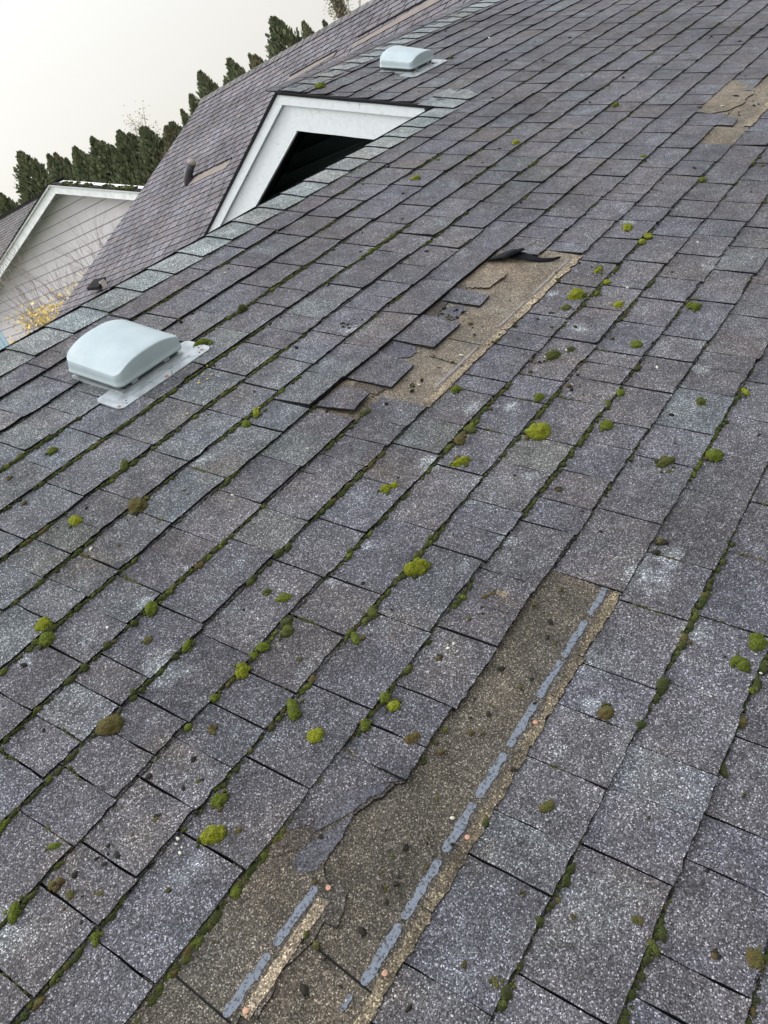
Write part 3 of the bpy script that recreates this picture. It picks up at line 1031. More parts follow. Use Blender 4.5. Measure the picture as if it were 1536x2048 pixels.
def vent(uc, vc, hb, label):
    """low domed roof vent centred at (uc,vc)"""
    A, B = 1.86 / 2 * E, 1.62 / 2 * E
    base = uv(uc, vc, 0)
    MM = ROOF @ Matrix.Translation(base)
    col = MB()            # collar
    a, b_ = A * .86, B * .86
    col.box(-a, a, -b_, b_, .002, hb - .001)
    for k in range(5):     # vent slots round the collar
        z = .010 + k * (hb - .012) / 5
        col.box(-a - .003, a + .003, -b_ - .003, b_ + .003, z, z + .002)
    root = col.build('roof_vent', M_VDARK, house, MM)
    root['label'] = label
    # hood : rounded box with arched top, open lip
    hd = MB()
    nx, ny = 28, 22
    def rr(x, y, rad=.022):
        return x, y
    v = []
    skirt = .025
    def outline(n_, ax, by, rad):
        P_ = []
        for (cx_, cy_, a0) in ((ax - rad, by - rad, 0), (-ax + rad, by - rad, 90), (-ax + rad, -by + rad, 180), (ax - rad, -by + rad, 270)):
            for k in range(n_ + 1):
                t_ = R(a0 + 90 * k / n_)
                P_.append((cx_ + rad * math.cos(t_), cy_ + rad * math.sin(t_)))
        # densify straight edges
        out = []
        for i in range(len(P_)):
            p, q = P_[i], P_[(i + 1) % len(P_)]
            d = math.dist(p, q)
            kk = max(1, int(d / .012))
            for j in range(kk): out.append((p[0] + (q[0] - p[0]) * j / kk, p[1] + (q[1] - p[1]) * j / kk))
        return out
    def topz(x, y):
        fx = x / A; fy = y / B
        return skirt + .033 * (1 - abs(fx) ** 2.7) * (.88 + .12 * fy) + .003 * fy
    O0 = outline(6, A, B, .020)
    n_ = len(O0)
    rings = []
    rings.append([(x * 1.025, y * 1.025, hb - .011) for x, y in O0])
    rings.append([(x * 1.027, y * 1.027, hb - .006) for x, y in O0])
    rings.append([(x * 1.014, y * 1.014, hb - .004) for x, y in O0])
    rings.append([(x * 1.008, y * 1.008, hb + .008) for x, y in O0])
    for t_, ins in ((.88, .990), (.96, .980), (1.0, .955)):
        rings.append([(x * ins, y * ins, hb + topz(x, y) * t_ - (.0 if t_ < 1 else .001)) for x, y in O0])
    for s_ in (.88, .75, .6, .45, .3, .15):
        rings.append([(x * s_, y * s_, hb + topz(x * s_, y * s_) + .002 * (1 - s_)) for x, y in O0])
    v = [p for r_ in rings for p in r_]
    F = []
    for i in range(len(rings) - 1):
        for j in range(n_):
            F.append((i * n_ + j, i * n_ + (j + 1) % n_, (i + 1) * n_ + (j + 1) % n_, (i + 1) * n_ + j))
    v.append((0, 0, hb + topz(0, 0) + .002)); ci = len(v) - 1
    li = (len(rings) - 1) * n_
    F += [(li + j, li + (j + 1) % n_, ci) for j in range(n_)]
    k0 = len(v)
    v += [(x * .97, y * .97, hb - .009) for x, y in O0]
    F += [(j, k0 + j, k0 + (j + 1) % n_, (j + 1) % n_) for j in range(n_)]
    F.append(tuple(k0 + j for j in range(n_)))
    hd.add(v, F)
    hood = hd.build('hood', M_VENT, root, MM, smooth=True)
    # galvanised flange with rounded corners, bright lower apron
    fl_ = MB()
    Pf = outline(6, 2.74 / 2 * E, .78 / 2 * E, .018)
    poly = [(x + .02 * E, y - .81 * E) for x, y in Pf]
    slab(fl_, poly, .0065, .0098, 0, 0)
    fo = fl_.build('flashing', M_GALV, root, MM)
    ap = MB()
    # raised pan and drawn bead around the collar, small hinge tabs
    ap.box(-A * .97, A * .97, -B * .97, B * .97, .004, .0135)
    for x in (-A * .55, A * .45):
        ap.box(x - .010, x + .010, -B * .97, -B * .9, .018, hb + .002)
    ap.box(-A * .95, A * .95, -B * 1.22, -B * 1.205, .0098, .0112)
    ap.build('flange_bead', M_GALV, root, MM)
    # rust blooms and fixing holes
    for (x, y, r_) in ((-1.28, -1.08, .0045), (.02, -1.14, .006), (1.2, -1.06, .0045)):
        P_ = [(x * E + math.cos(t_ * .5236) * r_ * (1 + .3 * math.sin(t_ * 2.1)), y * E + math.sin(t_ * .5236) * r_) for t_ in range(12)]
        ru = MB(); slab(ru, P_, .0097, .0102)
        ru.build('rust_spot', [M_RUST, M_RUST], root, MM)
    for (x, y) in ((-1.12, -1.12), (-1.06, -1.04), (.16, -1.16), (.22, -1.10), (1.08, -1.1)):
        P_ = [(x * E + math.cos(t_ * .785) * .002, y * E + math.sin(t_ * .785) * .002) for t_ in range(8)]
        nh = MB(); slab(nh, P_, .0097, .0106)
        nh.build('fixing_hole', [M_EDGE, M_EDGE], root, MM)
    return root


vent(3.08, 2.37, .040, 'nearer pale grey domed roof vent with metal flashing, beside the ridge caps')
vent(26.5, -5.05, .040, 'farther pale grey domed roof vent high on the slope above the white gable')

# ------------------------------------------------------------------ moss
import bmesh


def ico(sub):
    bm = bmesh.new()
    bmesh.ops.create_icosphere(bm, subdivisions=sub, radius=1)
    bm.verts.ensure_lookup_table()
    v = np.array([list(q.co) for q in bm.verts]); f = [tuple(x.index for x in q.verts) for q in bm.faces]
    bm.free()
    return v, f


ICO = {k: ico(k) for k in (1, 2, 3, 4, 5)}


def blob(v, seed, lob=.22, fine=.05, freq=1.6):
    out = np.empty_like(v)
    for i, p in enumerate(v):
        q = Vector(p)
        d = 1 + lob * noise.noise(q * freq + Vector((seed, 0, 0))) + fine * noise.noise(q * 7 + Vector((0, seed, 0))) + fine * .7 * noise.noise(q * 17 + Vector((0, 0, seed)))
        out[i] = p * d
    return out


def cushion(u, v_, w, asp, tone, label, kind='dome', ang=0.0, hh=None, sub=4):
    """moss cushion of width w metres; ang = direction of its long axis in the roof plane (deg from course direction)"""
    sd = rnd.random() * 100
    mb = MB()
    lobes = []
    r = w / 2
    if kind == 'dome':
        lobes = [(0, 0, 1, max(.6, asp * 1.15), .62)]
    elif kind == 'long':
        lobes = [(0, 0, 1, .42, .38), (.45, .05, .5, .36, .34), (-.5, -.04, .45, .34, .30)]
    elif kind == 'cluster':
        lobes = [(-.35, 0, .62, .62, .62), (.42, .12, .52, .55, .5), (.1, -.38, .4, .4, .42), (.72, -.2, .3, .3, .34)]
    elif kind == 'pair':
        lobes = [(-.4, .05, .6, .5, .48), (.45, -.05, .52, .45, .42)]
    elif kind == 'tuft':
        lobes = [(0, 0, .9, .7, .45), (.3, .3, .4, .4, .35), (-.4, -.2, .4, .4, .3)]
    if hh is None: hh = 1.0
    vs, fs = ICO[sub]
    ca, sa = math.cos(R(ang)), math.sin(R(ang))
    for (cx_, cy_, rx, ry, rz) in lobes:
        bv = blob(vs, sd + cx_ * 7, .27, .10)
        bv = bv * np.array([rx * r, ry * r, rz * r * hh * 1.2]) + np.array([cx_ * r, cy_ * r, 0])
        bv[:, 2] = np.where(bv[:, 2] < 0, bv[:, 2] * .25, bv[:, 2])
        x = bv[:, 0] * ca - bv[:, 1] * sa; y = bv[:, 0] * sa + bv[:, 1] * ca
        bv = np.stack([x, y, bv[:, 2]], 1)
        mb.add([tuple(q) for q in bv], fs)
    o = mb.build('moss_cushion', M_MOSS[tone], None, ROOF @ Matrix.Translation(uv(u, v_, .005)), smooth=True)
    tag(o, label, 'moss', 'moss cushions growing on the near roof')
    return o


# (u, v, width, aspect, tone, kind, angle, label)
CUSH = [
    (4.63, 11.26, .055, .80, 'y', 'dome', 0, 'largest round bright green moss dome, right of the picture centre'),
    (9.81, 9.75, .056, .55, 'y', 'dome', -20, 'flat bright yellow green moss cushion just below the tan middle gap'),
    (9.76, 10.77, .038, .7, 'y', 'tuft', 0, 'green moss cushion right of the flat yellow one below the middle gap'),
    (8.27, 11.72, .034, .8, 'g', 'dome', 0, 'lone round green moss ball in the middle of a tab, right of centre'),
    (7.2, 10.38, .042, .55, 'o', 'cluster', -20, 'dark olive moss clump beside a white chip of debris'),
    (7.59, 10.59, .024, .6, 'd', 'tuft', 0, 'little dark moss tuft above right of the olive clump by the white chip'),
    (11.22, 9.7, .040, .4, 'y', 'long', -10, 'thin bright moss streak near the top end of the middle gap'),
    (10.72, 10.11, .021, .9, 'y', 'dome', 0, 'small bright moss ball in the joint under the thin moss streak'),
    (10.11, 10.12, .028, .5, 'g', 'long', 0, 'low green moss strip at a joint between two yellow cushions'),
    (9.19, 9.79, .028, .8, 'o', 'dome', 0, 'small olive moss lump directly below the flat yellow cushion'),
    (10.3, 12.22, .040, .8, 'g', 'cluster', 70, 'green moss pair stacked along a joint at the upper right'),
    (7.46, 14.09, .030, 1.6, 'y', 'long', 45, 'bright yellow upright moss tongue in a joint at the right edge'),
    (6.79, 13.48, .030, .9, 'o', 'cluster', 20, 'dark round moss clump left of the yellow tongue at the right edge'),
    (5.3, 14.18, .036, .9, 'g', 'dome', 60, 'tall green moss dome standing at a tab corner on the right side'),
    (4.76, 13.54, .050, .3, 'o', 'long', -30, 'long thin moss streak lying across a tab on the right side'),
    (5.36, 12.26, .031, .9, 'g', 'dome', 0, 'green moss ball with a twig of debris, right of the largest dome'),
    (6.49, 12.08, .026, .8, 'g', 'tuft', 0, 'bright moss tuft in a joint with brown debris above it'),
    (5.66, 10.8, .034, .7, 'g', 'cluster', 10, 'two lobed dark green moss clump above the largest dome'),
    (3.26, 10.46, .048, .42, 'y', 'long', -28, 'plump elongated bright moss cushion left below the largest dome'),
    (3.81, 10.11, .033, .8, 'b', 'tuft', 30, 'rusty brown moss lump in the joint above the elongated bright cushion'),
    (4.19, 10.15, .024, .9, 'o', 'dome', 0, 'olive moss bead up the joint from the rusty brown lump'),
    (5.26, 9.23, .030, .7, 'g', 'cluster', 0, 'green moss tuft at the lower tip of the tan middle gap'),
    (2.08, 9.74, .042, .35, 'y', 'pair', -28, 'twin bright moss cushions on a pale tab near the centre'),
    (0.62, 11.15, .052, .5, 'y', 'cluster', -25, 'bright many lobed moss cluster in a joint left above the foreground gap'),
    (-0.32, 6.11, .046, .8, 'b', 'dome', 35, 'brown topped moss mound in a joint on the left side'),
    (0.43, 5.01, .044, .5, 'o', 'long', 35, 'long dark olive moss ridge in a joint below the nearer vent'),
    (0.13, 3.37, .024, .7, 'g', 'dome', 0, 'small green moss dot on a pale tab left below the nearer vent'),
    (-1.1, 5.42, .030, .9, 'y', 'dome', 0, 'bright green moss ball left of the brown topped mound'),
    (-3.01, 6.89, .034, .8, 'y', 'dome', 0, 'upper bright cushion of the touching pair at the left edge'),
    (-3.17, 7.15, .038, .9, 'g', 'tuft', 40, 'lower darker cushion of the touching pair at the left edge'),
    (-1.97, 8.11, .034, .6, 'g', 'dome', 40, 'oval green moss pad in a joint, right of the pair at the left edge'),
    (-3.77, 9.14, .038, 1.0, 'b', 'dome', 60, 'tall brown green moss mound in the lower left, beard shaped'),
    (-2.25, 9.09, .032, .5, 'g', 'long', 20, 'narrow green moss pad below the oval pad on the left side'),
    (-2.44, 8.51, .021, .7, 'b', 'tuft', 0, 'flat brown moss scrap on a tab beside a pale stained tab, lower left'),
    (-1.34, 10.19, .032, 1.0, 'o', 'tuft', 0, 'fluffy green moss ball at the head of the long mossy joint'),
    (-1.74, 10.07, .022, 1.0, 'g', 'dome', 40, 'rounded green moss bead left below the fluffy ball'),
    (-0.85, 9.74, .021, 1.3, 'g', 'dome', 60, 'right one of two small moss specks on a tab above the fluffy ball'),
    (-0.86, 9.43, .019, .5, 'o', 'dome', -30, 'left one of two small moss specks on a tab above the fluffy ball'),
    (-2.22, 10.09, .034, .8, 'y', 'cluster', 40, 'bright green moss swelling midway down the long mossy joint'),
    (-2.39, 11.11, .044, .6, 'g', 'long', 42, 'long green moss sausage in a joint left of the yellow dome'),
    (-2.57, 11.61, .029, .8, 'y', 'dome', -30, 'smooth mustard yellow moss dome with a pale crumb at its foot'),
    (-1.7, 12.22, .025, .85, 'y', 'tuft', 0, 'fluffy bright moss ball beside a blue stained joint, near the foreground gap'),
    (-1.65, 12.04, .022, .7, 'g', 'dome', 0, 'green moss bead just left of the fluffy ball near the foreground gap'),
    (-2.01, 12.7, .030, .8, 'b', 'cluster', -30, 'brownish moss clump close to the edge of the foreground gap'),
    (-2.13, 12.06, .024, .9, 'g', 'cluster', 40, 'green moss beads in the joint left of the brownish clump'),
    (-0.46, 11.08, .027, .9, 'o', 'tuft', 30, 'dark moss tuft in the joint above a brownish tab, centre'),
    (-0.98, 11.12, .030, .5, 'g', 'long', 45, 'green moss bar hanging in the joint below the dark tuft, centre'),
    (-3.88, 11.14, .028, .6, 'g', 'dome', -20, 'small dark green moss pad beside a joint in the lower foreground'),
    (-4.26, 11.38, .038, .6, 'y', 'dome', -35, 'large yellow olive moss pad above the torn tab corner, lower left'),
    (-6.07, 10.07, .032, .7, 'g', 'long', 38, 'green moss cushion at the left edge near the bottom'),
    (-5.8, 11.08, .022, 1.1, 'g', 'long', 45, 'green moss plug in a joint near the bottom left'),
    (-0.49, 14.6, .029, .65, 'b', 'dome', -30, 'dark brown moss pad with a white stain beside it, lower right'),
    (1.06, 15.8, .036, .9, 'g', 'cluster', 60, 'lobed green moss clump near the right edge, left one of two'),
    (1.52, 15.88, .040, .75, 'g', 'cluster', 10, 'lobed green moss clump cut by the right edge'),
    (-2.53, 16.94, .032, .8, 'b', 'tuft', 0, 'dark rusty moss tuft in the bottom right corner'),
    (2.88, 6.13, .040, .6, 'y', 'long', 38, 'bright moss bar in a joint right below the nearer vent'),
    (2.5, 6.21, .023, .9, 'g', 'dome', 0, 'little green moss ball at the end of the bright moss bar below the vent'),
    (6.2, 2.96, .038, .6, 'd', 'dome', 25, 'nearly black moss lump in a joint up the slope right of the nearer vent'),
    (4.5, 3.2, .052, .4, 'g', 'long', -20, 'green moss fringe along the upper corner of the nearer vent flashing'),
    (18.96, 3.75, .038, .7, 'y', 'dome', 0, 'bright round moss ball in a joint right of the white gable'),
    (13.77, 9.44, .044, .55, 'y', 'dome', 0, 'flat bright moss dome, topmost of a group of three, upper right'),
    (13.47, 10.08, .031, .8, 'y', 'dome', 0, 'bright moss ball, middle of a group of three, upper right'),
    (13.1, 10.05, .030, .6, 'y', 'dome', 0, 'bright moss pad, lowest of a group of three, upper right'),
    (15.13, 2.3, .044, .4, 'y', 'long', -10, 'thin bright moss streak below the dark gable opening'),
    (23.65, 5.24, .050, .4, 'g', 'long', -5, 'thin green moss streak far up the slope, left of the far tan gap'),
    (23.03, -7.11, .075, .4, 'g', 'tuft', 0, 'spread out moss mat at the peak of the white gable'),
    (28.42, -4.0, .042, .6, 'o', 'pair', 40, 'olive moss pair beside the flashing of the farther vent'),
    (18.9, 7.95, .028, .7, 'g', 'dome', 0, 'small green moss bead on a joint lower left of the far tan gap'),
    (17.65, 10.12, .026, .9, 'g', 'dome', 0, 'small green moss bead at the upper right edge, below the far tan gap'),
    (-5.31, 9.85, .024, 1.2, 'g', 'long', -45, 'moss streak in an upright joint above a brown stained spot, lower left'),
    (-2.9, 16.06, .024, 1.4, 'o', 'long', 55, 'dark green moss plug in a joint near the bottom right corner'),
    (-4.01, 14.88, .017, 1.5, 'b', 'long', 55, 'narrow brown moss fleck on a tab near the bottom edge'),
]
for (u, v_, w, asp, tone, kind, ang, lab) in CUSH:
    cushion(u, v_, w, asp, tone, lab, kind, ang, sub=5 if (w > .033 and u < 8) else 4)

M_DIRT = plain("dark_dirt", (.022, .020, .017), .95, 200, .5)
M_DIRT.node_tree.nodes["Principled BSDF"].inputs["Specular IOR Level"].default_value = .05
# moss growing along the joints : nobody could count it
rs = np.random.default_rng(12)
TPL = {k: [blob(ICO[k][0], 3.1 * q + k, .62, .16) for q in range(8)] for k in (1, 2)}


def scatter(name, pts, mats, lab, cat, kind='stuff'):
    """pts: (x,y,z,rx,ry,rz,ang,matindex,sub)"""
    vs, fs, mi = [], [], []
    off = 0
    for (x, y, z, rx, ry, rz, a, m_, sub) in pts:
        t = TPL[sub][int(rs.integers(8))]
        p = t * np.array([rx, ry, rz])
        c_, s_ = math.cos(a), math.sin(a)
        q = np.stack([p[:, 0] * c_ - p[:, 1] * s_ + x, p[:, 0] * s_ + p[:, 1] * c_ + y, p[:, 2] + z], 1)
        vs.append(q); f = np.array(ICO[sub][1]) + off
        fs.append(f); off += len(q); mi.append(np.full(len(f), m_))
    vs = np.concatenate(vs); fs = np.concatenate(fs); mi = np.concatenate(mi)
    me = bpy.data.meshes.new(name)
    me.vertices.add(len(vs)); me.vertices.foreach_set('co', vs.ravel())
    me.loops.add(len(fs) * 3); me.loops.foreach_set('vertex_index', fs.ravel().astype(np.int32))
    me.polygons.add(len(fs)); me.polygons.foreach_set('loop_start', np.arange(0, len(fs) * 3, 3, dtype=np.int32))
    me.polygons.foreach_set('loop_total', np.full(len(fs), 3, dtype=np.int32))
    for m_ in mats: me.materials.append(m_)
    me.polygons.foreach_set('material_index', mi.astype(np.int32))
    me.polygons.foreach_set('use_smooth', np.ones(len(fs), dtype=bool))
    me.update(calc_edges=True)
    o = bpy.data.objects.new(name, me)
    C.objects.link(o)
    place(o, None, ROOF)
    tag(o, lab, cat, kind=kind)
    return o


pts = []


def jointdens(r, u):
    n_ = noise.noise(Vector((u * .33, r * 5.17, 2.0))) + .45 * noise.noise(Vector((u * 1.3, r * 3.1, 7.0)))
    base = .02
    if 3 <= r <= 13 and u < 9: base = .02
    if r in (1, 2) and u < 14: base = .0
    if r in (4, 6, 8, 10, 11, 12) and u < 4: base = .12
    if r >= 14: base = -.05
    if u > 9: base = -.10
    if u > 20: base = -.2
    # joints that are clean in the picture
    if r == 7 and u < 3: base = .06
    if r == 13 and u < 2: base = -1
    if r == 14: base = -.15
    if r == 9 and 4 < u < 12: base = -.2
    if r in (7, 8) and 4 < u < 11.5: base = -1
    return n_ + base


for r in range(1, 18):
    u = -9.0
    while u < 42:
        d = jointdens(r, u)
        step = .05 if u < 12 else .11
        if d > .10:
            k = min(3, int(1 + d * 5))
            for _ in range(k):
                s_ = (.0014 + .0050 * rnd.random() ** 2.6 * min(1.3, .6 + d)) * (1.0 if u < 10 else 1.2)
                vv_ = V[r] + .018 + rnd.gauss(0, .020) + s_ * 2
                tone = rnd.choices([0, 1, 2, 3], [.66, .20, .06, .08] if d < .45 else [.46, .28, .18, .08])[0]
                q = uv(u + rnd.uniform(-.05, .05), vv_, .0022 + s_ * .3)
                pts.append((q.x, q.y, q.z, s_ * rnd.uniform(1, 2.1), s_ * rnd.uniform(.7, 1.1), s_ * rnd.uniform(.55, .95), rnd.uniform(-.3, .3), tone, 2 if u < 8 and r > 4 else 1))
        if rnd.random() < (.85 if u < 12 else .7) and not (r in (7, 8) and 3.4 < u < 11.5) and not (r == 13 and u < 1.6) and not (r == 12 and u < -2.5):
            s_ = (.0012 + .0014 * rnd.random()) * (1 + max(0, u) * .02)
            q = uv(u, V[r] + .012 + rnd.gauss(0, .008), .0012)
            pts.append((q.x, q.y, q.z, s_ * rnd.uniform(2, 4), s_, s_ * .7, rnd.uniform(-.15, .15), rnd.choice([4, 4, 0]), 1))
        u += step * rnd.uniform(.7, 1.4)
# along the ridge cap's lower edge
u = -6
while u < 20:
    if noise.noise(Vector((u * .5, 9, 9))) > -.05:
        s_ = rnd.uniform(.002, .0045); q = uv(u, .07 + rnd.gauss(0, .02), .004)
        pts.append((q.x, q.y, q.z, s_ * 1.6, s_, s_ * .8, 0, rnd.choice([0, 0, 1]), 1))
    u += .09
# in some upright slots
for r in range(3, 18):
    for su in SLOTS.get(str(r), []):
        if rnd.random() < .30 and su < 9 and r not in (13, 14):
            va_, vb_ = V[r - 1], V[r]
            n_ = rnd.randint(4, 14); a0 = rnd.random() * .6
            for k in range(n_):
                f = a0 + (k / n_) * .4
                s_ = rnd.uniform(.0015, .0034)
                q = uv(su + rnd.gauss(0, .012), va_ + f * (vb_ - va_), .0035)
                pts.append((q.x, q.y, q.z, s_, s_ * 1.6, s_ * .9, 0, rnd.choices([0, 1, 3], [.6, .25, .15])[0], 1))
# extra beads clustered beside the named cushions and heavy runs of the picture
RUNS = [(-4.2, -2.8, 7, 'g'), (-3.3, -1.0, 10, 'y'), (-3.0, -1.9, 11, 'g'), (-3.2, -.5, 12, 'g'), (-1.3, .2, 11, 'g'), (-4.3, -2.3, 9, 'd'), (-2.9, -1.6, 8, 'd'), (1.5, 4.3, 6, 'g'),
        (0, 1.6, 5, 'd'), (3.4, 5.9, 10, 'g'), (4.5, 7.5, 11, 'd'), (5.6, 8.2, 12, 'd'), (-6.6, -5.2, 11, 'g'), (-1.0, 1.5, 15, 'd'), (-4.2, -2.5, 15, 'd'), (-.6, 2.2, 16, 'd'), (8.3, 9.6, 10, 'g'), (-1.5, 2.4, 9, 'd'), (-5.6, -3.0, 8, 'd'), (-4.8, -1.5, 4, 'd'), (-2.8, 2.5, 3, 'd'), (-2.4, 1.6, 4, 'd')]
TI = {'d': 0, 'g': 1, 'y': 2, 'b': 3}
for (ua, ub, r, tn) in RUNS:
    n_ = int((ub - ua) * 14)
    for k in range(n_):
        u = rnd.uniform(ua, ub)
        if noise.noise(Vector((u * 2.2, r * 1.7, 5))) < .0: continue
        s_ = (.0016 + .0062 * rnd.random() ** 2) * (1 + .7 * max(0, noise.noise(Vector((u * 1.7, r, 1)))))
        q = uv(u, V[r] + .03 + rnd.gauss(0, .02), .004)
        tone = rnd.choices([TI[tn], 0, 1, 3], [.5, .26, .16, .08])[0]
        pts.append((q.x, q.y, q.z, s_ * rnd.uniform(.9, 2.0), s_ * rnd.uniform(.8, 1.2), s_ * rnd.uniform(.6, 1.0), rnd.uniform(-.5, .5), tone, 2))
for (u, v_, w, asp, tone, kind, ang, lab) in CUSH:
    if u > 22: continue
    near_joint = min(abs(v_ - V[r]) for r in range(0, 20)) < .25
    vj = min((V[r] for r in range(0, 20)), key=lambda q_: abs(q_ - v_)) + .03
    for k in range(16 if near_joint else 7):
        d = abs(rnd.gauss(0, 1)) * w / E * .8 + w / E * .35
        s_ = rnd.uniform(.0013, .0045) * (w / .036)
        if near_joint and rnd.random() < .7:
            q = uv(u + rnd.choice([-1, 1]) * d, vj + rnd.gauss(0, .018), .004)
        else:
            an = rnd.uniform(0, 6.28); dd = w / E * rnd.uniform(.40, .72)
            q = uv(u + math.cos(an) * dd, v_ + math.sin(an) * dd * .7, .006)
        pts.append((q.x, q.y, q.z, s_ * rnd.uniform(1, 1.9), s_, s_ * .7, rnd.uniform(-.6, .6), rnd.choices([0, 1, 2, 3], [.38, .27, .15, .20])[0], 2))
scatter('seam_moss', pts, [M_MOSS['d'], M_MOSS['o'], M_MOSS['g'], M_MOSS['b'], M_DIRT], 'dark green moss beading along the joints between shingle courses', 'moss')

# crumbs of dirt, dead moss and lichen
M_PALE = plain("pale_lichen", (.42, .42, .34), .9, 200, .3)
M_YEL = plain("yellow_lichen", (.50, .38, .08), .9, 200, .3)
pts = []
for _ in range(620):
    u = rnd.uniform(-7, 34) if rnd.random() < .55 else rnd.uniform(-6, 12)
    v_ = rnd.uniform(.6, 17.2) if u < 22 else rnd.uniform(-7, 11)
    s_ = (.0010 + .0032 * rnd.random() ** 3) * (1 + max(0, u) * .04)
    q = uv(u, v_, .0048)
    pts.append((q.x, q.y, q.z, s_ * rnd.uniform(1, 2.2), s_ * rnd.uniform(.8, 1.3), s_ * .7, rnd.uniform(0, 3), rnd.choices([0, 3, 1], [.72, .22, .06])[0], 1))
clumps = [(7.69, 7.6, 14, .25), (6.6, 5.8, 8, .2), (10.96, 6.0, 4, .1), (8.2, 8.4, 6, .4), (6.9, 10.1, 8, .25), (6.2, 11.2, 8, .3), (5.3, 1.85, 4, .1), (-3.9, 10.7, 9, .25), (-5.2, 10.6, 12, .3),
          (-.2, 6.7, 8, .4), (0.3, 12.5, 6, .2), (-3.2, 13.3, 14, .5), (-1.2, 13.4, 12, .6), (.8, 13.4, 8, .4), (-4.8, 13.2, 6, .3), (9.0, 9.9, 7, .3), (12.3, 8.0, 5, .3), (6.9, 7.5, 7, .25), (24.5, 9.5, 7, .6), (5.0, 8.5, 10, .5)]
for (u, v_, n_, sg) in clumps:
    for _ in range(n_):
        s_ = rnd.uniform(.0012, .0048)
        q = uv(u + rnd.gauss(0, sg), v_ + rnd.gauss(0, sg * .6), .006)
        pts.append((q.x, q.y, q.z, s_ * rnd.uniform(1, 1.9), s_, s_ * .7, rnd.uniform(0, 3), rnd.choices([0, 3, 4], [.6, .35, .05])[0], 2))
for (u, v_, w_) in [(-4.02, 14.53, 0.01), (-3.03, 15.27, 0.009), (-2.73, 15.85, 0.016), (-2.67, 16.61, 0.013), (-2.04, 14.5, 0.022), (-0.79, 16.36, 0.007), (-1.94, 15.77, 0.006), (0.71, 12.4, 0.013), (-0.71, 12.33, 0.014), (-1.68, 10.66, 0.01), (-3.14, 10.37, 0.016), (8.27, 9.87, 0.016), (8.51, 10.3, 0.013), (3.32, 12.26, 0.015), (2.6, 14.13, 0.017), (2.84, 14.11, 0.021), (2.05, 15.01, 0.016), (1.12, 15.13, 0.008), (-5.62, 10.24, 0.02), (-5.62, 10.46, 0.014), (-5.0, 11.39, 0.008), (-4.44, 10.64, 0.011), (-4.81, 10.88, 0.015), (1.21, 13.23, 0.011), (5.59, 12.88, 0.011), (8.36, 11.18, 0.013), (-3.77, 11.97, 0.01), (-4.06, 11.61, 0.015), (-3.07, 14.72, 0.008), (-3.77, 13.43, 0.01), (-0.84, 3.31, 0.016), (-1.2, 4.18, 0.013)]:
    for k in range(7):
        s_ = w_ * .5 * rnd.uniform(.35, .62)
        q = uv(u + rnd.gauss(0, w_ / E * .18), v_ + rnd.gauss(0, w_ / E * .14), .0062)
        pts.append((q.x, q.y, q.z, s_ * rnd.uniform(1, 1.4), s_, s_ * .55, rnd.uniform(0, 3), rnd.choices([0, 3, 4], [.3, .58, .12])[0], 2))
for (u, v_, n_, sg, mt) in ((3.6, 3.75, 10, .22, 2), (3.3, 4.2, 8, .25, 2), (2.2, 4.9, 3, .06, 2), (4.0, 3.7, 6, .2, 2), (7.1, 10.25, 2, .02, 1), (-2.45, 11.72, 5, .04, 1), (-2.6, 7.9, 6, .12, 1), (-4.6, 11.1, 4, .1, 1), (1.2, 15.9, 7, .1, 1), (.4, 15.6, 5, .1, 1), (-.5, 12.4, 4, .08, 1), (3.1, 6.0, 3, .1, 2), (11.0, 6.07, 1, .01, 1)):
    for _ in range(n_):
        s_ = rnd.uniform(.0012, .0030)
        q = uv(u + rnd.gauss(0, sg), v_ + rnd.gauss(0, sg * .6), .0058)
        pts.append((q.x, q.y, q.z, s_ * 1.4, s_, s_ * .5, rnd.uniform(0, 3), mt, 1))
scatter('roof_debris', pts, [M_DIRT, M_PALE, M_YEL, M_MOSS['b'], M_MOSS['o']], 'scattered crumbs of dirt, dead moss and lichen on the shingles', 'debris')

# ------------------------------------------------------------------ house behind with the brown roof
Q = R(22.3)
PR = Vector((8.9, 0, 1.06))
far = empty('brown_roof_house', (8.9, 2.0, GROUND))
tag(far, 'taller house behind the white gable with a purplish brown shingle roof and missing strips', 'house')
FM = slope_matrix((8.9, 0, 1.06), (0, -1, 0), (math.cos(Q), 0, math.sin(Q)))
fr = MB()
rg = random.Random(77)
slope_rows(fr, -8.0, 7.0, 44, rg, .21, .0085, 3.4)
fr.add([(-7.99, -44 * E, -.005), (7, -44 * E, -.005), (7, 0, -.005), (-7.99, 0, -.005)], [(0, 1, 2, 3)], 1)
froof = fr.build('roof', [M_FAR, M_EDGE], far, FM, tint=True)
fb = MB()
slope_rows(fb, -7.0, 8.0, 44, rg, .185, .007)
fb.add([(-7.0, -44 * E, -.005), (7.99, -44 * E, -.005), (7.99, 0, -.005), (-7.0, 0, -.005)], [(0, 1, 2, 3)], 1)
fb.build('back_roof_slope', [M_FAR, M_EDGE], froof, slope_matrix((8.9, 0, 1.06), (0, 1, 0), (-math.cos(Q), 0, math.sin(Q))), tint=True)
fc = MB()
rgc = random.Random(8)
y = 8.02
while y > -7:
    k = rgc.gauss(1, .06)
    for sgn in (1, -1):
        v = []
        for (d, h) in ((0, .022), (.135, .010)):
            for yy, l_ in ((y, 0), (y - .16, .006)):
                v.append((8.9 - sgn * d * math.cos(Q), yy, 1.06 - d * math.sin(Q) + h + l_))
        fc.add(v, [(0, 1, 3, 2) if sgn > 0 else (0, 2, 3, 1)], 0, (k, k, k))
        fc.add([v[2], v[3], (v[3][0], v[3][1], v[3][2] - .02), (v[2][0], v[2][1], v[2][2] - .02)], [(0, 1, 2, 3)], 1, (k, k, k))
    y -= .14
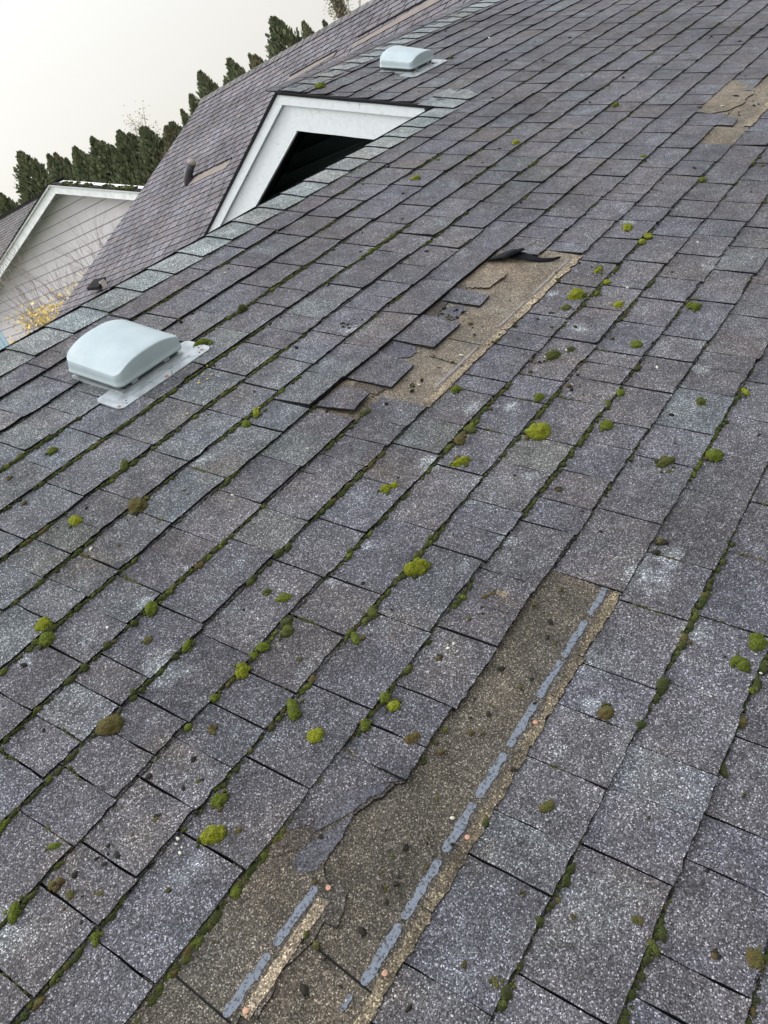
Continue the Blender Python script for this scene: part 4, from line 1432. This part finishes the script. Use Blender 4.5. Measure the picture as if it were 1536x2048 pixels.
fc.build('ridge_cap', [M_NEI, M_EDGE], froof, Matrix(), tint=True)
fw = MB()
fw.box(4.0, 13.8, -6.5, 7.65, GROUND, -.95)
fw.add([(4.0, 7.64, -.96), (13.8, 7.64, -.96), (8.9, 7.64, 1.02)], [(0, 1, 2)])
fw.build('wall', plain("grey_siding_wall", (.34, .33, .33), .8, 4, .1), far, Matrix())
fr_ = MB()
for sgn in (-1, 1):
    v = []
    for x_, z_ in ((8.9, 1.06), (8.9 + sgn * 5.2, 1.06 - 5.2 * math.tan(Q))):
        for yy in (7.93, 7.985):
            v += [(x_, yy, z_ - .012), (x_, yy, z_ - .17)]
    fr_.add(v, [(0, 1, 5, 4), (2, 6, 7, 3), (0, 4, 6, 2), (1, 3, 7, 5), (4, 5, 7, 6)])
fr_.build('rake_board', M_WHITE, far, Matrix())
# missing shingle strips on that roof, with the butt's shadow painted as a black strip above
def fpt(y_, x_, h=.012):
    z_ = 1.06 - (8.9 - x_) * math.tan(Q)
    return Vector((x_ - math.sin(Q) * h, y_, z_ + math.cos(Q) * h))


M_STRIP = plain("weathered_tan_strip", (.17, .14, .118), .9, 8, .25, second=(.125, .11, .105), thr=(.4, .65))
for poly_ in ([(6.50, 6.78), (5.74, 6.78), (5.74, 6.63), (6.50, 6.63)],
              [(5.55, 8.08), (4.72, 8.10), (4.72, 8.02), (5.55, 7.97)],
              [(4.40, 8.04), (3.0, 8.12), (2.4, 8.16), (2.4, 8.02), (3.2, 7.97), (4.40, 7.95)]):
    mb = MB()
    n_ = len(poly_)
    P2 = [(-a, (x_ - 8.9) / math.cos(Q)) for a, x_ in poly_]
    slab(mb, jag(P2, .012, rg, .05), -.003, .0095)
    mb.build('bare_strip', [M_STRIP, M_EDGE], froof, FM)
    mb = MB()
    ys = [p[0] for p in P2]; xt = max(p[1] for p in P2)
    P3 = jag([(min(ys), xt - .018), (max(ys), xt - .012), (max(ys), xt + .022), (min(ys), xt + .018)], .016, rg, .04)
    slab(mb, P3, -.003, .016)
    mb.build('shadow_lip', [M_EDGE, M_EDGE], froof, FM)

# pipe vent on the brown roof
pb = fpt(6.55, 6.71, 0)
pm = MB()
pm.tube([pb + Vector((.02, 0.02, -.03)), pb + Vector((.02, .00, .06)), pb + Vector((.045, -.045, .12)), pb + Vector((.08, -.10, .175))], [.064, .058, .054, .052], 18)
pv = pm.build('pipe_vent', plain("black_pipe", (.022, .023, .028), .5, 20, .3), far, Matrix(), smooth=True)
pv['label'] = 'short black vent pipe with a tan cap on the brown roof'
cm = MB()
cm.tube([pb + Vector((.078, -.098, .170)), pb + Vector((.092, -.120, .195)), pb + Vector((.104, -.138, .215))], [.055, .053, .026], 18)
cm.build('cap', plain("tan_cap", (.20, .175, .155), .7, 20, .25), pv, Matrix(), smooth=True)
bm_ = MB()
bm_.tube([pb + Vector((.035, 0, -.02)), pb + Vector((.03, 0, .015)), pb + Vector((.02, 0, .05))], [.11, .09, .06], 18)
bm_.build('pipe_boot', M_EDGE, pv, Matrix(), smooth=True)
# low tilted hood vent near the lower left of that roof
lb = fpt(7.05, 5.16, 0)
lm = MB()
lm.box(lb.x - .02, lb.x + .05, lb.y - .05, lb.y - .02, lb.z - .03, lb.z + .10)
lv = lm.build('hood_vent', plain("light_vent_post", (.34, .31, .28), .7, 20, .2), far, Matrix())
lv['label'] = 'small black hooded vent at the lower left of the brown roof'
lm = MB()
lm.add([(lb.x - .07, lb.y + .20, lb.z + .085), (lb.x - .07, lb.y - .05, lb.z + .055), (lb.x + .09, lb.y - .03, lb.z + .115), (lb.x + .09, lb.y + .2, lb.z + .135),
        (lb.x - .07, lb.y + .20, lb.z + .055), (lb.x - .07, lb.y - .05, lb.z + .015), (lb.x + .09, lb.y - .03, lb.z + .085), (lb.x + .09, lb.y + .2, lb.z + .105)],
       [(0, 1, 2, 3), (7, 6, 5, 4), (0, 4, 5, 1), (1, 5, 6, 2), (2, 6, 7, 3), (3, 7, 4, 0)])
lm.build('hood', M_EDGE, lv, Matrix())

# ------------------------------------------------------------------ neighbour with the sided gable
nei = empty('neighbour_house', (11.5, 15.0, GROUND))
tag(nei, 'neighbouring house at the left with grey sided gable wall and white rake boards', 'house')
NX_ = 10.6
PK = (14.78, 1.24)
SLL, SLR = (1.24 - .12) / (19.22 - 14.78), (1.24 - .41) / (14.78 - 12.33)
m, N, L, b = newmat("lilac_grey_siding")
tc = N.new('ShaderNodeTexCoord')
n1 = noisen(N, L, tc.outputs['Object'], 1.5, 5, .6)
r1 = ramp(N, [(0.3, (.47, .45, .475)), (0.7, (.53, .51, .535))])
L.new(n1.outputs['Fac'], r1.inputs[0])
L.new(r1.outputs[0], b.inputs['Base Color'])
b.inputs['Roughness'].default_value = .8
M_SIDING = m
sd_ = MB()
z = GROUND
EXP = .215
def gable_clip(z):
    t_ = (PK[1] - .05 - z)
    return PK[0] - t_ / SLR, PK[0] + t_ / SLL
while z < PK[1] - .15:
    z1 = min(z + EXP, PK[1] - .10)
    ya, yb = gable_clip(z); ya1, yb1 = gable_clip(z1)
    ya, ya1 = max(ya, 9.5), max(ya1, 9.5); yb, yb1 = min(yb, 22), min(yb1, 22)
    x0_, x1_ = NX_ + .012, NX_ + .026
    v = [(x0_, ya, z + .007), (x0_, yb, z + .007), (x1_, yb1, z1 - .004), (x1_, ya1, z1 - .004), (x1_ + .006, ya, z + .004), (x1_ + .006, yb, z + .004)]
    sd_.add(v, [(0, 3, 2, 1), (0, 1, 5, 4)])
    z = z1
ws = sd_.build('siding_wall', M_SIDING, nei, Matrix())
wb = MB()
wb.box(NX_ + .036, NX_ + 7, 9.6, 21.9, GROUND, -.9)
ya, yb = gable_clip(-.9)
wb.add([(NX_ + .036, max(ya, 9.6), -.9), (NX_ + .036, min(yb, 21.9), -.9), (NX_ + .036, PK[0], PK[1] - .06)], [(0, 2, 1)])
wb.build('wall', plain("dark_joint", (.16, .15, .155), .9, 4, .1), nei, Matrix())


def nrake(offs, xa, xb, ln, side, name, mat):
    sl = SLR if side < 0 else SLL
    c_ = math.cos(math.atan(sl))
    v = []
    for x_ in (xa, xb):
        for o_ in offs:
            v.append((x_, PK[0], PK[1] - o_ / c_)); v.append((x_, PK[0] + side * ln, PK[1] - ln * sl - o_ / c_))
    mb = MB()
    F = [(0, 1, 3, 2), (4, 6, 7, 5), (0, 4, 5, 1), (2, 3, 7, 6), (1, 5, 7, 3), (0, 2, 6, 4)]
    mb.add(v, F)
    return mb.build(name, mat, nei, Matrix())


M_NW = plain("weathered_white_board", (.70, .72, .74), .6, 9, .18)
nrake((.035, .20), NX_ - .30, NX_ - .27, 4.6, -1, 'rake_board', M_NW)
nrake((.035, .20), NX_ - .30, NX_ - .27, 7.0, 1, 'rake_board', M_NW)
nrake((.0, .034), NX_ - .34, NX_ - .26, 4.6, -1, 'rake_trim', M_NW)
nrake((.0, .034), NX_ - .34, NX_ - .26, 7.0, 1, 'rake_trim', M_NW)
nrake((-.022, -.001), NX_ - .36, NX_ - .24, 4.6, -1, 'gable_roof', M_NEI)
nrake((-.022, -.001), NX_ - .36, NX_ + .1, 7.0, 1, 'gable_roof', M_EDGE)
nrake((.036, .06), NX_ - .27, NX_ + .03, 4.6, -1, 'soffit', M_NW)
nrake((.036, .06), NX_ - .27, NX_ + .03, 7.0, 1, 'soffit', M_NW)
# main roof of that house rising behind its gable
nr = MB()
rg = random.Random(31)
QN = R(28)
def nclip(r):
    xx = 12.6 - r * E * math.cos(QN)
    return -(17.75 - (12.6 - xx) * 1.45)
slope_rows(nr, -29.0, -14.6, 17, rg, .26, .010, 3.4, clip=nclip)
nr.add([(-29, -17 * E, -.005), (nclip(17) - .02, -17 * E, -.005), (-17.8, 0, -.005), (-29, 0, -.005)], [(0, 1, 2, 3)], 1)
nr.build('roof', [M_NEI, M_EDGE], nei, slope_matrix((12.6, 0, 1.33), (0, -1, 0), (math.cos(QN), 0, math.sin(QN))), tint=True)
nc = MB()
nc.box(12.5, 12.7, 17.75, 29, 1.30, 1.362)
nc.build('ridge_cap', M_NEI, nei, Matrix())
# moss along the top of the near rake
pts = []
for _ in range(260):
    t_ = rnd.uniform(0, 2.5)
    if noise.noise(Vector((t_ * 2.5, 3, 3))) < -.1: continue
    s_ = rnd.uniform(.008, .024)
    pts.append((NX_ - .33 + rnd.uniform(0, .15), PK[0] - t_, PK[1] - t_ * SLR + .03, s_ * 1.5, s_ * 1.5, s_, 0, rnd.choice([0, 1]), 1))
mo = scatter('rake_moss', pts, [M_MOSS['d'], M_MOSS['o']], 'dark moss on the rake edge of the neighbouring gable', 'moss')
mo.matrix_local = Matrix(); WM[mo.name] = Matrix()

# blue ribbed metal fence panel low at the left edge
M_BLUE = plain("pale_blue_metal", (.30, .42, .50), .55, 6, .1)
bc = MB()
n_ = 96
v = []
for i in range(n_ + 1):
    y_ = 9.79 + 2.3 * i / n_
    for x_ in (5.1 - (.014 if i % 6 < 3 else 0), 5.112 - (.014 if i % 6 < 3 else 0)):
        v += [(x_, y_, GROUND), (x_, y_, -.46 + .10 * i / n_)]
F = []
for i in range(n_):
    a = 4 * i
    F += [(a, a + 1, a + 5, a + 4), (a + 2, a + 6, a + 7, a + 3), (a + 1, a + 3, a + 7, a + 5)]
F += [(0, 2, 3, 1), (4 * n_, 4 * n_ + 1, 4 * n_ + 3, 4 * n_ + 2)]
bc.add(v, F)
tag(bc.build('metal_fence', M_BLUE, None, Matrix()), 'pale blue ribbed metal fence panel just showing at the left edge', 'fence')

# ------------------------------------------------------------------ ground
M_GROUND = plain("lawn", (.05, .075, .025), .95, .8, .3, second=(.075, .085, .035), thr=(.4, .6))
g = MB()
g.add([(-400, -400, GROUND), (800, -400, GROUND), (800, 800, GROUND), (-400, 800, GROUND)], [(0, 1, 2, 3)])
tag(g.build('ground', M_GROUND, None, Matrix()), kind='structure')

# ------------------------------------------------------------------ trees
def leafmat(name, a, b_, c_):
    m, N, L, bs = newmat(name)
    ge = N.new('ShaderNodeNewGeometry')
    n1 = noisen(N, L, ge.outputs['Position'], 3.2, 4, .6)
    r1 = ramp(N, [(0.3, a), (0.5, b_), (0.72, c_)])
    L.new(n1.outputs['Fac'], r1.inputs[0])
    oi = N.new('ShaderNodeNewGeometry')
    ri = ramp(N, [(0, .55), (1, 1.5)])
    L.new(oi.outputs['Random Per Island'], ri.inputs[0])
    c = mul(N, L, r1.outputs[0], ri.outputs[0])
    L.new(c, bs.inputs['Base Color'])
    bs.inputs['Roughness'].default_value = .8
    return m


M_CON = leafmat("conifer_foliage", (.055, .075, .038), (.10, .120, .058), (.17, .165, .085))
M_CON2 = leafmat("brownish_conifer_foliage", (.075, .075, .042), (.13, .12, .065), (.19, .16, .085))
M_BARK = plain("bark", (.09, .07, .05), .9, 12, .4, bump=.6)
M_TWIG = plain("grey_brown_twig", (.24, .20, .19), .85, 20, .3)
M_YLEAF = leafmat("yellow_leaves", (.34, .235, .05), (.44, .32, .08), (.46, .37, .13))
M_GLEAF = leafmat("sparse_leaves", (.10, .10, .04), (.15, .13, .06), (.20, .14, .06))


def conifer_mesh(seed, H, W, top=1.0):
    rg = random.Random(seed)
    mb = MB()
    leaders = [(0, 0, H, 1.0)]
    for _ in range(rg.randint(3, 6)):
        a = rg.uniform(0, 6.28); d = rg.uniform(.12, .38) * W
        leaders.append((math.cos(a) * d, math.sin(a) * d, H * rg.uniform(.80, .955), rg.uniform(.4, .62)))
    v = []; F = []
    for (lx, ly, lh, ww) in leaders:
        n_ = int(3600 * ww)
        for _ in range(n_):
            t_ = rg.random() ** .62            # more leaf towards the top, where it is seen
            z = H * .12 + t_ * (lh - H * .12)
            f = z / lh
            prof = (min(1, (1 - f) * 2.7) ** .95) * (.55 + .45 * min(1, f * 3))
            a = rg.uniform(0, 2 * math.pi)
            wob = 1 + .38 * noise.noise(Vector((math.cos(a) * 2.2 + lx * 3, math.sin(a) * 2.2, z * 2.6 + seed)))
            rad = W / 2 * ww * prof * wob * (rg.uniform(.55, 1.0) if rg.random() < .86 else rg.uniform(1.0, 1.35))
            x = lx * min(1, f * 1.6) + math.cos(a) * rad; y = ly * min(1, f * 1.6) + math.sin(a) * rad
            ln = rg.uniform(.08, .19); wd = rg.uniform(.028, .055)
            d = Vector((math.cos(a) * rg.uniform(.1, .6), math.sin(a) * rg.uniform(.1, .6), 1)).normalized()
            t2 = Vector((rg.uniform(-1, 1), rg.uniform(-1, 1), rg.uniform(-.3, .3))).normalized()
            p = Vector((x, y, z))
            k = len(v)
            v += [p - t2 * wd * .6, p + t2 * wd * .6, p + d * ln * .6 + t2 * wd, p + d * ln, p + d * ln * .6 - t2 * wd]
            F.append((k, k + 1, k + 2, k + 3, k + 4))
    mb.add(v, F)
    me = mb.build('crown', M_CON, None)
    tk = MB()
    tk.tube([(0, 0, 0), (0, 0, H * .5), (.02, 0, H * .93)], [.11, .08, .01], 8)
    return me, tk


protos = []
for k in range(5):
    cr, tk = conifer_mesh(100 + k, 7.0, 2.35)
    tr = tk.build('trunk', M_BARK, None)
    if k == 3:
        cr.data.materials[0] = M_CON2
    protos.append((cr, tr))
# (y at X=23.1, top z, width scale, proto, X shift, label)
TREES = [
    (38.6, 3.0, 1.0, 1, 0, 'dark conifer cut by the left edge of the photo'),
    (37.0, 3.05, .9, 2, .4, 'low conifer right beside the one cut by the left edge'),
    (35.3, 3.98, 1.15, 0, 0, 'broad round topped conifer standing alone left of the grey gable'),
    (34.2, 3.3, .8, 3, .9, 'brownish conifer pressed against the right side of the broad left one'),
    (33.4, 3.28, .85, 1, 0, 'narrow leaning conifer just right of the broad round topped one'),
    (32.9, 2.7, .95, 4, 1.4, 'low dark conifer at the back, straight above the grey gable peak'),
    (29.6, 2.55, 1.0, 1, 1.5, 'dark back row conifer left of the sparse leafy sprig'),
    (27.0, 2.15, 1.0, 0, 1.6, 'dark back row conifer filling the hedge over the grey gable end'),
    (25.0, 1.9, 1.0, 4, 1.6, 'dark back row conifer nearest the brown roof edge'),
    (32.4, 2.85, .8, 2, .5, 'short bushy conifer above the peak of the grey gable'),
    (31.4, 3.02, .85, 4, 0, 'two tipped conifer right of the grey gable peak'),
    (30.6, 2.75, .8, 3, .8, 'brownish low conifer between two pointed ones over the grey gable'),
    (30.0, 2.98, .85, 0, 0, 'pointed brown tinged conifer over the middle of the grey gable rake'),
    (29.2, 2.6, .85, 2, .6, 'squat conifer under the sparse leafy sprig'),
    (28.2, 2.68, .9, 1, 0, 'dense pointed conifer right of the sparse leafy sprig'),
    (27.5, 2.4, .8, 4, .7, 'lower dense conifer filling the dip of the hedge'),
    (26.85, 2.38, .85, 2, 0, 'sharply pointed conifer above the right end of the grey gable'),
    (26.2, 2.0, .8, 0, .6, 'dark conifer behind the lower left edge of the brown roof'),
    (25.5, 2.0, .8, 3, 0, 'brownish low conifer touching the left edge of the brown roof'),
    (24.3, 2.22, .55, 1, 0, 'slim conifer tip halfway up the left edge of the brown roof'),
    (23.5, 2.50, .65, 4, 0, 'second conifer tip up the left edge of the brown roof'),
    (22.55, 2.95, .85, 2, 0, 'pointed conifer at the upper left corner of the brown roof'),
    (21.9, 2.3, .5, 3, .3, 'tiny conifer tip just right of the brown roof corner'),
    (21.0, 2.82, .8, 0, 0, 'bushy double tipped conifer above the brown ridge'),
    (20.4, 2.66, .5, 1, .4, 'small conifer tip right of the double tipped one on the brown ridge'),
    (19.85, 2.52, .8, 3, 0, 'rounded olive conifer showing over the middle of the brown ridge'),
    (18.45, 3.18, 1.0, 4, 0, 'tallest sharply pointed conifer over the brown ridge'),
    (17.35, 2.62, .6, 2, 0, 'small twin tip conifer right of the tallest one'),
    (16.9, 2.40, .45, 0, .4, 'least conifer tip peeping over the brown ridge'),
]
first = True
used = set()
for (y_, zt_, ws_, pi_, dx, lab) in TREES:
    cr, tr = protos[pi_]
    root = bpy.data.objects.new('conifer_tree', None); C.objects.link(root)
    sc_ = (zt_ - GROUND) / 7.0
    Mx = Matrix.Translation((23.1 + dx, y_, GROUND)) @ Matrix.Rotation(rnd.uniform(0, 6.28), 4, 'Z') @ Matrix.Diagonal((ws_, ws_, sc_, 1))
    root.matrix_local = Mx
    for q in (cr, tr):
        if (pi_, q.name) in used:
            o = q.copy(); C.objects.link(o)
        else:
            o = q; used.add((pi_, q.name))
        o.parent = root
        o.matrix_local = Matrix()
    tag(root, lab, 'tree', 'conifer hedge trees behind the houses')
    root.matrix_local = Mx @ Matrix.Diagonal((1.3, 1.3, 1, 1))


def twiggy(name, base, H, spread, seed, leafm, nleaf, leafsz, lab, cat='tree', topbias=True, thick=.03, depth=4, leafzone=None, barkm=None, nb=3):
    rg = random.Random(seed)
    root = empty(name, base)
    mb = MB(); tips = []

    def grow(p, d, ln, r_, lv):
        q = p + d * ln
        mid = p + d * ln * .5 + Vector((rg.uniform(-1, 1), rg.uniform(-1, 1), 0)) * ln * .05
        mb.tube([p, mid, q], [r_, r_ * .85, r_ * .62], 5, cap=False)
        tips.append((q, lv)); tips.append((mid, lv))
        if lv == 0: return
        for k in range(rg.randint(nb - 1, nb)):
            nd = (d + Vector((rg.uniform(-1, 1), rg.uniform(-1, 1), rg.uniform(-.25, .7))) * spread).normalized()
            grow(p + d * ln * rg.uniform(.55, 1), nd, ln * rg.uniform(.55, .82), r_ * .58, lv - 1)
    for k in range(3 if cat != 'tree' else 1):
        d = Vector((rg.uniform(-.2, .2), rg.uniform(-.25, .25), 1)).normalized()
        grow(Vector((0, 0, 0)) + Vector((rg.uniform(-.1, .1), rg.uniform(-.1, .1), 0)) * (0 if cat == 'tree' else 1), d, H * .42, thick, depth)
    mb.build('branches', barkm or M_TWIG, root)
    lb_ = MB(); v = []; F = []
    pool = [t for t in tips if t[1] <= 2]
    if leafzone: pool = [t for t in pool if leafzone(t[0])] or pool
    for _ in range(nleaf):
        p, _l = rg.choice(pool)
        p = p + Vector((rg.gauss(0, .05), rg.gauss(0, .05), rg.gauss(0, .05))) * (leafsz / .04)
        t1 = Vector((rg.uniform(-1, 1), rg.uniform(-1, 1), rg.uniform(-1, .4))).normalized()
        t2 = t1.orthogonal().normalized()
        s_ = leafsz * rg.uniform(.6, 1.3)
        k = len(v)
        v += [p, p + t1 * s_ * .5 + t2 * s_ * .35, p + t1 * s_, p + t1 * s_ * .5 - t2 * s_ * .35]
        F.append((k, k + 1, k + 2, k + 3))
    lb_.add(v, F)
    lb_.build('leaves', leafm, root)
    tag(root, lab, 'shrub' if cat != 'tree' else 'tree')
    return root


twiggy('bare_shrub', (6.6, 9.6, GROUND), 3.9, .42, 4, M_YLEAF, 900, .06, 'bare twiggy shrub with yellow autumn leaves low on its right side', 'shrub', depth=6, thick=.028,
       leafzone=lambda p: p.z < 3.5 and p.y < .9)
twiggy('bare_shrub', (7.2, 11.4, GROUND), 4.1, .42, 9, M_YLEAF, 700, .055, 'bare twiggy shrub with few leaves against the sided wall at the left edge', 'shrub', depth=6, thick=.026, leafzone=lambda p: p.z < 3.5)
twiggy('leafy_shrub', (5.7, 8.3, GROUND), 3.35, .40, 15, M_YLEAF, 1500, .065, 'denser golden leaved shrub just above the low ridge at the left', 'shrub', depth=5, thick=.022)
twiggy('birch_tree', (24.5, 29.3, GROUND), 7.2, .30, 3, M_GLEAF, 420, .085, 'sparse leafy sprig of a birch rising above the hedge', 'tree', depth=4, thick=.05, leafzone=lambda p: p.z > 5.6)
# ivy clad trunk at the very top of the picture
iv = empty('ivy_tree', (23.1, 15.85, GROUND))
tag(iv, 'thick ivy covered tree trunk cut by the top of the photo', 'tree')
tb = MB(); tb.tube([(0, 0, 0), (0, .02, 3), (.03, 0, 6), (0, .05, 9.5)], [.20, .19, .17, .12], 12)
tb.build('trunk', M_BARK, iv)
lv_ = MB(); v = []; F = []
rg = random.Random(41)
for _ in range(5200):
    z = rg.uniform(.5, 9.4); a = rg.uniform(0, 6.28); rr_ = rg.uniform(.19, .34) * (1 + .3 * noise.noise(Vector((a, z * 2, 1))))
    p = Vector((math.cos(a) * rr_, math.sin(a) * rr_, z))
    t1 = Vector((rg.uniform(-1, 1), rg.uniform(-1, 1), rg.uniform(-1, .5))).normalized(); t2 = t1.orthogonal().normalized(); s_ = rg.uniform(.04, .09); k = len(v)
    v += [p, p + t1 * s_ * .5 + t2 * s_ * .5, p + t1 * s_, p + t1 * s_ * .5 - t2 * s_ * .5]; F.append((k, k + 1, k + 2, k + 3))
lv_.add(v, F); lv_.build('ivy', M_CON2, iv)
twiggy('leafy_tree', (24.0, 16.9, GROUND), 7.6, .34, 12, M_GLEAF, 500, .08, 'thin leafy branches left of the ivy covered trunk', 'tree', depth=4, thick=.05, leafzone=lambda p: p.z > 5.5)
twiggy('autumn_tree', (24.5, 15.0, GROUND), 7.0, .34, 22, M_YLEAF, 500, .08, 'tree with orange leaves right of the ivy covered trunk', 'tree', depth=4, thick=.05, leafzone=lambda p: p.z > 4.5)
